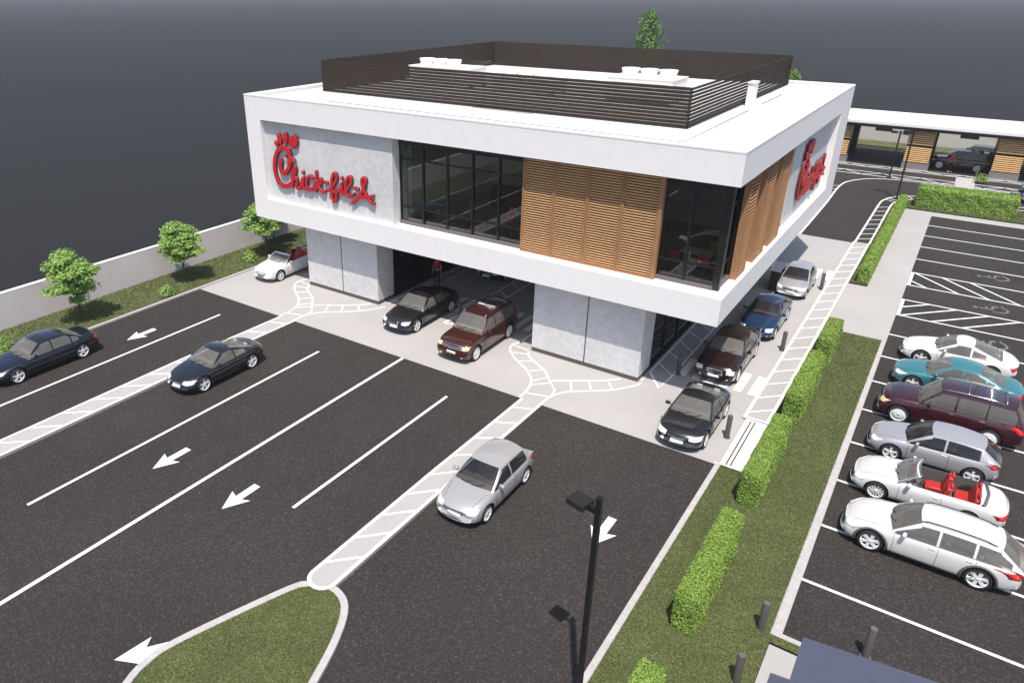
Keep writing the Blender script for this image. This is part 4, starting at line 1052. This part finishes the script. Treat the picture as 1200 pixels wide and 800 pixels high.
    patch('licence_plate', [(-.25, .66), (.25, .66), (.25, .77), (-.25, .77)], 'r', M['plate'], .016, 4, 2)
    # ---- door seams, handles, sill trim
    for s in (-1, 1):
        b = MB()
        def linep(pts):
            Q = []
            for u, z in pts:
                h, nn = cast((s*3, u-yo, z), (-s, 0, 0))
                if h is not None: Q.append(Vector((h.x+s*.002, h.y, h.z)))
            if len(Q) > 1: b.tube(Q, .006, 4)
        zt_ = lambda u: interp(top, u)-.09
        for u in m['doors']: linep([(u, z) for z in np.linspace(.30, zt_(u), 7)])
        linep([(u, .30) for u in np.linspace(m['doors'][0], m['doors'][-1], 8)])
        if b.bm.faces: b.build('door_seam', M['wellblack'], car)
        else: b.bm.free()
        for u in m['doors'][1:]:
            h, nn = cast((s*3, u-.16-yo, zt_(u)-.07), (-s, 0, 0))
            if h is not None:
                b = MB(); b.rbox((h.x+s*.012, h.y, h.z), (.03, .17, .028), None, .008); b.build('door_handle', M['chrome'] if m.get('chromeh') else paint, car)
        if m.get('clad'):
            for yy, k0, k1 in ((-wb/2, 0, 180), (wb/2, 0, 180)):
                b = MB(); Q = []
                for a in np.linspace(R(-8), R(188), 20):
                    yv = yy+math.cos(a)*(ar+.03); zv = wr+.01+math.sin(a)*(ar+.03); h, nn = cast((s*3, yv, max(.24, zv)), (-s, 0, 0))
                    if h is not None: Q.append(Vector((h.x+s*.008, yv, zv)))
                b.tube(Q, .045, 6, flat=.5, nrm=(s, 0, 0)); b.build('arch_trim', M['trim'], car)
            patch('sill_trim', [(fo+ar+.03, .21), (fo+wb-ar-.03, .21), (fo+wb-ar-.03, .34), (fo+ar+.03, .34)], 's', M['trim'], .012, sgn=s, nu=10, nv=3)
        elif m.get('sill'):
            patch('sill_trim', [(fo+ar+.03, .22), (fo+wb-ar-.03, .22), (fo+wb-ar-.03, .27), (fo+ar+.03, .27)], 's', M['blacktrim'], .006, sgn=s, nu=10, nv=2)
        # mirrors
        b = MB(); mz = belt(xa+.3)+.10; mx = wbelt(xa+.3)+.12
        b.rbox((s*mx, xa+.33-yo, mz), (.20, .11, .13), (0, 0, s*R(-8)), .035, seg=2); b.cyl((s*(mx-.2), xa+.33-yo, mz-.08), (s*(mx-.05), xa+.33-yo, mz-.03), .02, n=6); mo = b.build('wing_mirror', paint, car)
        b = MB(); b.rbox((s*mx, xa+.389-yo, mz), (.16, .006, .10), (0, 0, s*R(-8))); b.build('mirror_glass', M['chrome'], mo)
    if m.get('clad'):
        patch('bumper_trim', [(-W/2+.10, .25), (W/2-.10, .25), (W/2-.10, .44), (-W/2+.10, .44)], 'f', M['trim'], .006, 12, 3)
        patch('bumper_trim', [(-W/2+.10, .30), (W/2-.10, .30), (W/2-.10, .46), (-W/2+.10, .46)], 'r', M['trim'], .006, 12, 3)
    # wipers, bonnet lines
    for s in (-1, 1):
        b = MB(); P = []
        for t in np.linspace(0, 1, 7):
            u = .35+(xa-.20-.35)*t; xx = s*(W/2*(.62+.16*t)); h, nn = cast((xx, u-yo, 3), (0, 0, -1))
            if h is not None: P.append(h+Vector((0, 0, .001)))
        if len(P) > 1: b.tube(P, .006, 4)
        b.build('bonnet_seam', M['wellblack'], car)
    b = MB()
    for v0, v1 in ((-.55, -.02), (.05, .55)):
        b.tube([arc(1, v0)+Vector((0, -.02, .02)), arc(1, (v0+v1)/2)+Vector((0, -.022, .022)), arc(2, v1)+Vector((0, -.02, .02))], .010, 4)
    b.build('wiper', M['blacktrim'], car)
    # roof rails / rack
    if m.get('rails') and not opn:
        for s in (-1, 1):
            P = []
            for t in np.linspace(0, 1, 9):
                i0 = 8+int(t*(13 if m['rails'] < 2 else 12)); p = arc(min(i0, n-2), .86*s); P.append(p+Vector((0, 0, .06 if 0 < t < 1 else .01)))
            b = MB(); b.tube(P, .018, 6); b.build('roof_rail', M[m.get('railm', 'blacktrim')], car)
        if m['rails'] == 2:
            b = MB(); pa, pb = arc(13, .84), arc(20, .84)
            for t in np.linspace(0, 1, 2): p = pa.lerp(pb, t); b.tube([(-p.x, p.y, p.z+.06), (0, p.y, p.z+.10), (p.x, p.y, p.z+.06)], .016, 6)
            for v in np.linspace(-.8, .8, 9): q0, q1_ = arc(14, v*.8), arc(20, v*.8); b.tube([q0+Vector((0, 0, .03)), q1_+Vector((0, 0, .03))], .012, 4)
            b.build('roof_rack', M['chrome'], car)
    if m.get('sunroof'):
        b = MB(); V_ = [[arc(i, v)+Vector((0, 0, .006)) for v in (-.55, -.25, 0, .25, .55)] for i in (10, 11, 12, 13)]; b.grid(V_); b.build('sunroof', M['cglassd'], car)
    return car

SEDAN = dict(L=4.78, W=1.82, H=1.44, wb=2.80, fo=.88, wr=.335, top=[(0, .66), (.2, .74), (.7, .84), (1.35, .93), (2.4, .965), (3.5, .985), (4.0, 1.0), (4.5, .98), (4.78, .88)], cab=(1.42, 2.10, 3.25, 4.02), pillars=[2.55, 3.42], quarter=3.72, doors=[1.45, 2.58, 3.5],
 hl=(.48, .84, .56, .70, .03), tl=(.50, .86, .70, .86), grille=(.28, .50, .70, 1.1, 'chrome', 3), seat='greyseat', sill=1, pz=.37)
SEDAN_L = dict(SEDAN, L=5.0, wb=3.08, fo=.92, H=1.46, wr=.36, W=1.88, top=[(0, .64), (.2, .75), (.8, .86), (1.5, .95), (2.6, .98), (3.7, 1.0), (4.3, 1.03), (4.8, 1.0), (5.0, .88)], cab=(1.50, 2.2, 3.45, 4.25), pillars=[2.68, 3.6], quarter=3.95, doors=[1.5, 2.7, 3.65], sunroof=1, seat='tan', hlm='lens')
SEDAN_B = dict(SEDAN, H=1.50, W=1.88, wb=3.05, L=5.0, fo=.84, wr=.37, top=[(0, .76), (.1, .84), (.6, .95), (1.5, 1.02), (2.6, 1.05), (3.8, 1.07), (4.4, 1.07), (4.8, 1.05), (5.0, .95)], cab=(1.52, 2.15, 3.5, 4.2), pillars=[2.62, 3.55], quarter=3.85, doors=[1.5, 2.65, 3.6], grille=(.38, .50, .80, .95, 'chrome', 6), hl=(.52, .84, .60, .76, 0), seat='greyseat', glass='cglass', nose=.12, roofw=.70)
SEDAN_R = dict(SEDAN, grille=(.30, .54, .70, 1.12, 'chrome', 3), hl=(.48, .80, .54, .70, .02), hlround=1, seat='beige', glass='cglassd', W=1.80)
COUPE = dict(L=4.60, W=1.88, H=1.36, wb=2.70, fo=.92, wr=.36, top=[(0, .62), (.2, .72), (.7, .83), (1.4, .92), (2.4, .94), (3.4, .97), (4.0, .96), (4.4, .90), (4.60, .80)], cab=(1.42, 2.15, 2.75, 4.05), pillars=[2.75], quarter=3.35, drop=.04, rb=-.10, doors=[1.5, 2.85],
 hl=(.44, .86, .52, .68, .04), tl=(.48, .84, .62, .78), grille=(.36, .44, .62, 1.12, 'trim', 3), seat='greyseat', nose=.30, tailb=.26, roofw=.66, rb2=0, pz=.34)
HATCH = dict(L=4.20, W=1.78, H=1.43, wb=2.58, fo=.86, wr=.33, top=[(0, .66), (.15, .74), (.6, .85), (1.25, .94), (2.2, .97), (3.3, 1.0), (3.9, 1.02), (4.1, .98), (4.20, .88)], cab=(1.26, 2.0, 3.55, 4.12), pillars=[2.45], quarter=3.50, drop=.10, doors=[1.35, 2.62],
 hl=(.46, .80, .56, .71, .03), tl=(.50, .82, .78, .94), grille=(.34, .54, .66, 1.1, 'trim', 2), seat='greyseat', glass='cglassd', rb=-.08, sill=1, pz=.40, tailtop=.10)
HATCH_S = dict(HATCH, L=3.85, wb=2.44, fo=.74, W=1.66, H=1.42, wr=.29, top=[(0, .62), (.15, .72), (.5, .82), (1.1, .93), (2.0, .95), (3.0, .97), (3.6, .98), (3.78, .94), (3.85, .86)], cab=(1.10, 1.85, 3.2, 3.78), pillars=[2.15, 2.95], quarter=3.4, doors=[1.2, 2.2, 3.0], glass='cglassd', rimm='rim')
WAGON = dict(L=4.82, W=1.86, H=1.50, wb=2.84, fo=.92, wr=.37, top=[(0, .70), (.15, .78), (.6, .90), (1.35, .99), (2.4, 1.02), (3.6, 1.04), (4.4, 1.05), (4.7, 1.0), (4.82, .90)], cab=(1.40, 2.1, 4.10, 4.74), pillars=[2.60, 3.52], quarter=4.42, drop=.09, doors=[1.5, 2.65, 3.6], rb=-.05,
 hl=(.48, .86, .60, .75, .03), tl=(.50, .88, .74, .92), grille=(.36, .48, .72, 1.05, 'trim', 4), seat='greyseat', clad=1, rails=1, spokes=6, glass='cglass', pz=.5, tailtop=.12)
SUV = dict(L=4.95, W=1.92, H=1.80, wb=3.05, fo=.85, wr=.39, top=[(0, .86), (.1, .95), (.5, 1.06), (1.4, 1.13), (2.4, 1.15), (3.8, 1.17), (4.6, 1.18), (4.85, 1.1), (4.95, .98)], cab=(1.42, 2.05, 4.45, 4.88), pillars=[2.62, 3.62], quarter=4.55, drop=.05, doors=[1.5, 2.7, 3.7], rb=-.05,
 hl=(.56, .88, .74, .90, 0), tl=(.66, .90, .80, 1.10), grille=(.52, .72, .92, 1.0, 'chrome', 2), seat='beige', hlm='lensY', clad=0, rails=2, railm='chrome', spokes=24, rimm='wheelhub', glass='cglass', roofw=.74, nose=.12, tailb=.08, pz=.48, tailtop=.10, sill=1)
CONV = dict(L=4.57, W=1.80, H=1.34, wb=2.65, fo=.88, wr=.34, top=[(0, .64), (.15, .72), (.6, .84), (1.35, .93), (2.2, .94), (3.2, .97), (3.9, .98), (4.4, .93), (4.57, .82)], cab=(1.42, 2.02, 3.0, 3.62), tub=3.75, open=True, pillars=[], doors=[1.5, 2.72],
 hl=(.46, .82, .54, .69, .03), tl=(.50, .84, .66, .80), grille=(.30, .38, .62, 1.1, 'trim', 4), seat='redseat', spokes=12, pz=.46, wbow=.22)

PT = {k: paintmat(k+'_car_paint', *v) for k, v in dict(navy=((.006, .008, .017), .3), gunmetal=((.022, .024, .029), .5, .2), silver=((.40, .385, .38), .25, .34), black=((.010, .010, .011), .2), maroon=((.055, .012, .008), .3, .2), white=((.72, .705, .69), 0.0, .3), darkmaroon=((.022, .006, .006), .3, .2), blue=((.012, .040, .11), .4, .22), greysilver=((.40, .39, .40), .3, .34), teal=((.055, .22, .24), .3), plum=((.055, .010, .016), .35, .25), offwhite=((.62, .605, .59), 0, .3)).items()}
LANE, PARK = 'cars in the drive-through lanes', 'cars in the parking bays'
def lane_car(m, p, x_wheel, y_front, y_rear, label, cat, paint, group=LANE, dx=0):
    # x_wheel: outer tyre contact on the +x side
    make_car(p, label, cat, m, PT[paint], (x_wheel-m['W']/2+.03, (y_front+y_rear)/2, 0.006), 0, group)
lane_car(SEDAN_L, 'saloon_car', -32.23, 12.52, 15.60, 'dark navy saloon with sunroof in the leftmost lane beside the lawn', 'car', 'navy')
lane_car(COUPE, 'coupe_car', -24.80, 16.90, 19.55, 'dark gunmetal coupe driving beside the left median', 'car', 'gunmetal')
lane_car(HATCH, 'hatchback_car', -10.05, 16.72, 19.35, 'silver three door hatchback driving right of the front median', 'car', 'silver')
lane_car(SEDAN_L, 'saloon_car', -20.88, 27.13, 30.22, 'black saloon coming out from under the building beside the left pier', 'car', 'black')
lane_car(SUV, 'off_road_car', -16.66, 26.15, 29.40, 'maroon off-roader coming out from under the building beside the black saloon', 'car', 'maroon')
lane_car(CONV, 'convertible_car', -31.96, 28.10, 30.75, 'white open convertible with red seats at the left end of the building', 'car', 'white')
lane_car(COUPE, 'coupe_car', -5.47, 25.26, 28.0, 'black coupe first in the queue along the right side of the building', 'car', 'black')
lane_car(SEDAN_B, 'saloon_car', -5.90, 31.05, 34.6, 'very dark maroon saloon with large chrome grille, second in the right hand queue', 'car', 'darkmaroon')
lane_car(SEDAN_R, 'saloon_car', -5.62, 36.95, 39.8, 'blue saloon with round headlights, third in the right hand queue', 'car', 'blue')
lane_car(HATCH_S, 'hatchback_car', -5.45, 43.40, 46.0, 'small silver grey hatchback, last in the right hand queue', 'car', 'greysilver')
lane_car(COUPE, 'coupe_car', -20.85, 35.95, 38.65, 'black coupe in the deep shade under the building', 'car', 'black')
def park_car(m, p, y_near, xf, label, paint, group=PARK, z=.004):
    # parked nose to -x; y_near: tyre contact on the near (-y) side, xf: x of the front axle
    make_car(p, label, 'car', m, PT[paint], (xf+m['wb']/2, y_near+m['W']/2-.03, z), R(-90), group)
park_car(COUPE, 'coupe_car', 38.0, .62, 'white coupe in the parking bay farthest from the camera of the parked cars', 'white')
park_car(dict(SEDAN, glass='cglass', drop=.08, rb=-.05, grille=(.2, .5, .6, 1.1, 'trim'), cab=(1.3, 2.1, 3.1, 4.2)), 'saloon_car', 35.05, .55, 'teal green saloon parked between the white coupe and the plum off-roader', 'teal')
park_car(SUV, 'off_road_car', 31.62, .35, 'plum red off-roader with roof rack in the parking bays', 'plum')
park_car(HATCH, 'hatchback_car', 28.5, .42, 'silver grey three door hatchback parked between the off-roader and the open white convertible', 'greysilver')
park_car(CONV, 'convertible_car', 25.55, .30, 'white convertible with its roof down and bright red seats in the parking bays', 'offwhite')
park_car(WAGON, 'estate_car', 22.55, .50, 'white estate car with grey trim and black roof rails, nearest of the parked cars', 'offwhite')
FAR = 'cars around the far canopy'
park_car(SUV, 'off_road_car', 86.1, -1.8, 'dark plum off-roader waiting under the far canopy', 'plum', FAR)
park_car(dict(WAGON, H=1.6), 'estate_car', 90.6, -.6, 'grey estate car behind the off-roader under the canopy', 'greysilver', FAR)
park_car(dict(SEDAN), 'saloon_car', 79.0, 5.5, 'teal saloon nose at the right edge, far side of the road', 'teal', FAR)
park_car(HATCH, 'hatchback_car', 75.2, 5.55, 'white hatchback nose cut off by the right edge of the picture', 'white', FAR)

# ================================================================= PEOPLE
def skin_mesh(name, verts, edges, radii, m, parent, sub=2, root=0):
    me = bpy.data.meshes.new(name); me.from_pydata(verts, edges, []); o = bpy.data.objects.new(name, me); col.objects.link(o)
    md = o.modifiers.new('s', 'SKIN'); md.use_smooth_shade = True
    for i, r in enumerate(radii):
        v = me.skin_vertices[0].data[i]; v.radius = (r, r) if not isinstance(r, tuple) else r; v.use_root = (i == root)
    sb = o.modifiers.new('u', 'SUBSURF'); sb.levels = sb.render_levels = sub
    dg = bpy.context.evaluated_depsgraph_get(); m2 = bpy.data.meshes.new_from_object(o.evaluated_get(dg)); m2.name = name
    o.modifiers.clear(); o.data = m2; bpy.data.meshes.remove(me); m2.materials.clear(); m2.materials.append(m)
    for p in m2.polygons: p.use_smooth = True
    o.parent = parent; return o
def person(x, y, z, rz, label, shoe='shoeb', arm=0.0, hairc='hair'):
    p = thing('person', label, 'person', (x, y, z), rz, None)
    # forward = -y ; joints
    J = dict(pel=(0, 0, .95), sp=(0, -.01, 1.12), ch=(0, 0, 1.32), nb=(0, .01, 1.47), nk=(0, 0, 1.53))
    V, E, Rr = [], [], []
    def add(pt, r, par=None):
        V.append(pt); Rr.append(r)
        if par is not None: E.append((par, len(V)-1))
        return len(V)-1
    pel = add((0, 0, .95), (.145, .105)); sp = add((0, -.01, 1.12), (.125, .095), pel); ch = add((0, 0, 1.32), (.155, .11), sp); nb = add((0, .01, 1.46), .07, ch); nk = add((0, 0, 1.53), .052, nb)
    h0 = add((0, -.005, 1.60), .075, nk); h1 = add((0, -.005, 1.68), .088, h0); h2 = add((0, .005, 1.745), .066, h1); add((0, -.088, 1.645), .014, h1)
    for s in (-1, 1):
        hip = add((s*.09, 0, .88), .088, pel); kn = add((s*.105, -.015, .50), .056, hip); an = add((s*.115, .015, .09), .038, kn); ft = add((s*.125, -.06, .045), .038, an); add((s*.135, -.15, .035), .03, ft)
        sh = add((s*.175, 0, 1.41), .062, ch); el = add((s*.245, .03, 1.13), .042, sh); fy = -.10-.22*arm; wz = .90+.16*arm
        wr_ = add((s*.262, fy*.7, wz), .028, el); pm = add((s*.262, fy*.85, wz-.07), .034, wr_)
        for k, (dy, ln) in enumerate(((-.03, .065), (-.01, .075), (.01, .07), (.03, .055))):
            a = add((s*.262, fy*.85+dy, wz-.115), .0095, pm); add((s*.255, fy*.85+dy-.006, wz-.115-ln), .008, a)
        th = add((s*.25, fy*.85-.045, wz-.075), .010, pm); add((s*.243, fy*.85-.06, wz-.115), .009, th)
        add((s*.086, 0, 1.655), .016, h1)
    skin_mesh('body', V, E, Rr, M['skin'], p)
    def sub(nm, pts, m):
        V2, E2, R2 = [], [], []
        for pt, r, par in pts:
            V2.append(pt); R2.append(r)
            if par is not None: E2.append((par, len(V2)-1))
        return skin_mesh(nm, V2, E2, R2, m, p, 2)
    S_ = [((0, 0, .96), (.165, .125), None), ((0, -.01, 1.12), (.145, .115), 0), ((0, 0, 1.32), (.172, .128), 1), ((0, .01, 1.455), .085, 2)]
    for s in (-1, 1):
        k = len(S_); S_ += [((s*.178, 0, 1.41), .076, 2), ((s*.225, .018, 1.20), .060, k)]
    sub('shirt', S_, M['shirt'])
    T_ = [((0, 0, .95), (.158, .118), None)]
    for s in (-1, 1):
        k = len(T_); T_ += [((s*.09, 0, .87), .102, 0), ((s*.105, -.012, .50), .072, k), ((s*.115, .012, .10), .058, k+1)]
    sub('trousers', T_, M['trousers'])
    sub('hair', [((0, .018, 1.655), .088, None), ((0, .012, 1.715), .090, 0), ((0, .02, 1.762), .062, 1)], M[hairc])
    b = MB()
    for s in (-1, 1):
        bmesh.ops.create_uvsphere(b.bm, u_segments=8, v_segments=6, radius=.011, matrix=Matrix.Translation((s*.03, -.083, 1.675)))
    b.build('eyes', M['eye'], p)
    b = MB(); b.rbox((0, -.079, 1.605), (.045, .012, .010), None, .003); b.build('mouth', M['redseat'], p)
    for s in (-1, 1):
        b = MB(); b.rbox((s*.13, -.07, .04), (.095, .27, .08), (0, 0, -s*R(5)), .03, seg=2); b.build('shoe', M[shoe], p)
person(-23.9, 33.1, .01, R(10), 'person in a red shirt standing behind the black saloon under the building')
person(-19.0, 29.1, ZL+.03, R(-15), 'person in a red shirt standing behind the middle of the upper front windows', arm=.6)
person(-16.75, 29.15, ZL+.03, R(30), 'person in a red shirt at the upper window beside the timber louvres', arm=.8)
person(-.85, 85.2, .01, R(20), 'person in red shirt and white shoes before the off-roader under the far canopy', shoe='shoe')
person(.1, 89.0, .01, R(160), 'person in red half hidden behind the off-roader under the far canopy')

# ================================================================= AIR, LIGHT, CAMERA
HAZE = 0.00028
b = MB(); b.box(-3600, 3600, -700, 3900, -1.2, 24.0); hz = b.build('haze', None); tag(hz, 'thin even grey haze filling the air over the whole site', 'haze', kind='stuff')
hm = bpy.data.materials.new('haze_air'); hm.use_nodes = True; nt = hm.node_tree; nt.nodes.clear()
o_ = nt.nodes.new('ShaderNodeOutputMaterial'); pv = nt.nodes.new('ShaderNodeVolumePrincipled'); pv.inputs['Color'].default_value = (.88, .91, .97, 1); pv.inputs['Density'].default_value = HAZE; pv.inputs['Anisotropy'].default_value = .1
nt.links.new(pv.outputs[0], o_.inputs['Volume']); hz.data.materials.clear(); hz.data.materials.append(hm)

W_ = bpy.data.worlds.new('World'); scene.world = W_; W_.use_nodes = True; nt = W_.node_tree; bg = nt.nodes['Background']
sky = nt.nodes.new('ShaderNodeTexSky'); sky.sky_type = 'NISHITA'; sky.sun_disc = False
sdir = Vector((.21, -.39, 1.0)).normalized()      # towards the sun
elev = math.asin(sdir.z); az = math.atan2(sdir.x, sdir.y)
sky.sun_elevation = elev; sky.sun_rotation = az; sky.altitude = 0; sky.air_density = 1.0; sky.dust_density = 1.5; sky.ozone_density = 1.0
nt.links.new(sky.outputs[0], bg.inputs[0]); bg.inputs[1].default_value = .125
sl = bpy.data.lights.new('sun', 'SUN'); sl.energy = 4.0; sl.angle = R(.6); sl.color = (1.0, .94, .87)
so = bpy.data.objects.new('sun', sl); link(so); so.rotation_euler = (-sdir).to_track_quat('-Z', 'Y').to_euler()

cam = bpy.data.cameras.new('camera'); co = link(bpy.data.objects.new('camera', cam)); scene.camera = co
f, yaw, pitch = 858.5, -0.616535, 0.432096
F_ = Vector((math.sin(yaw)*math.cos(pitch), math.cos(yaw)*math.cos(pitch), -math.sin(pitch))); R_ = F_.cross(Vector((0, 0, 1))).normalized(); U_ = R_.cross(F_)
mw = Matrix((R_, U_, -F_)).transposed().to_4x4(); mw.translation = Vector((0, 0, 16.3)); co.matrix_world = mw
cam.sensor_width = 36; cam.lens = f/1200*36; cam.shift_x = (600-519.54)/1200; cam.shift_y = (378.44-400)/1200; cam.clip_start = .1; cam.clip_end = 3000
scene.render.engine = 'CYCLES'; scene.render.resolution_x = 1024; scene.render.resolution_y = 682
scene.cycles.max_bounces = 8; scene.cycles.transparent_max_bounces = 16; scene.cycles.volume_bounces = 1
vs_ = scene.view_settings; vs_.view_transform = 'Standard'; vs_.look = 'None'; vs_.exposure = 0.42; vs_.gamma = 1; vs_.use_curve_mapping = False
bpy.context.view_layer.update()
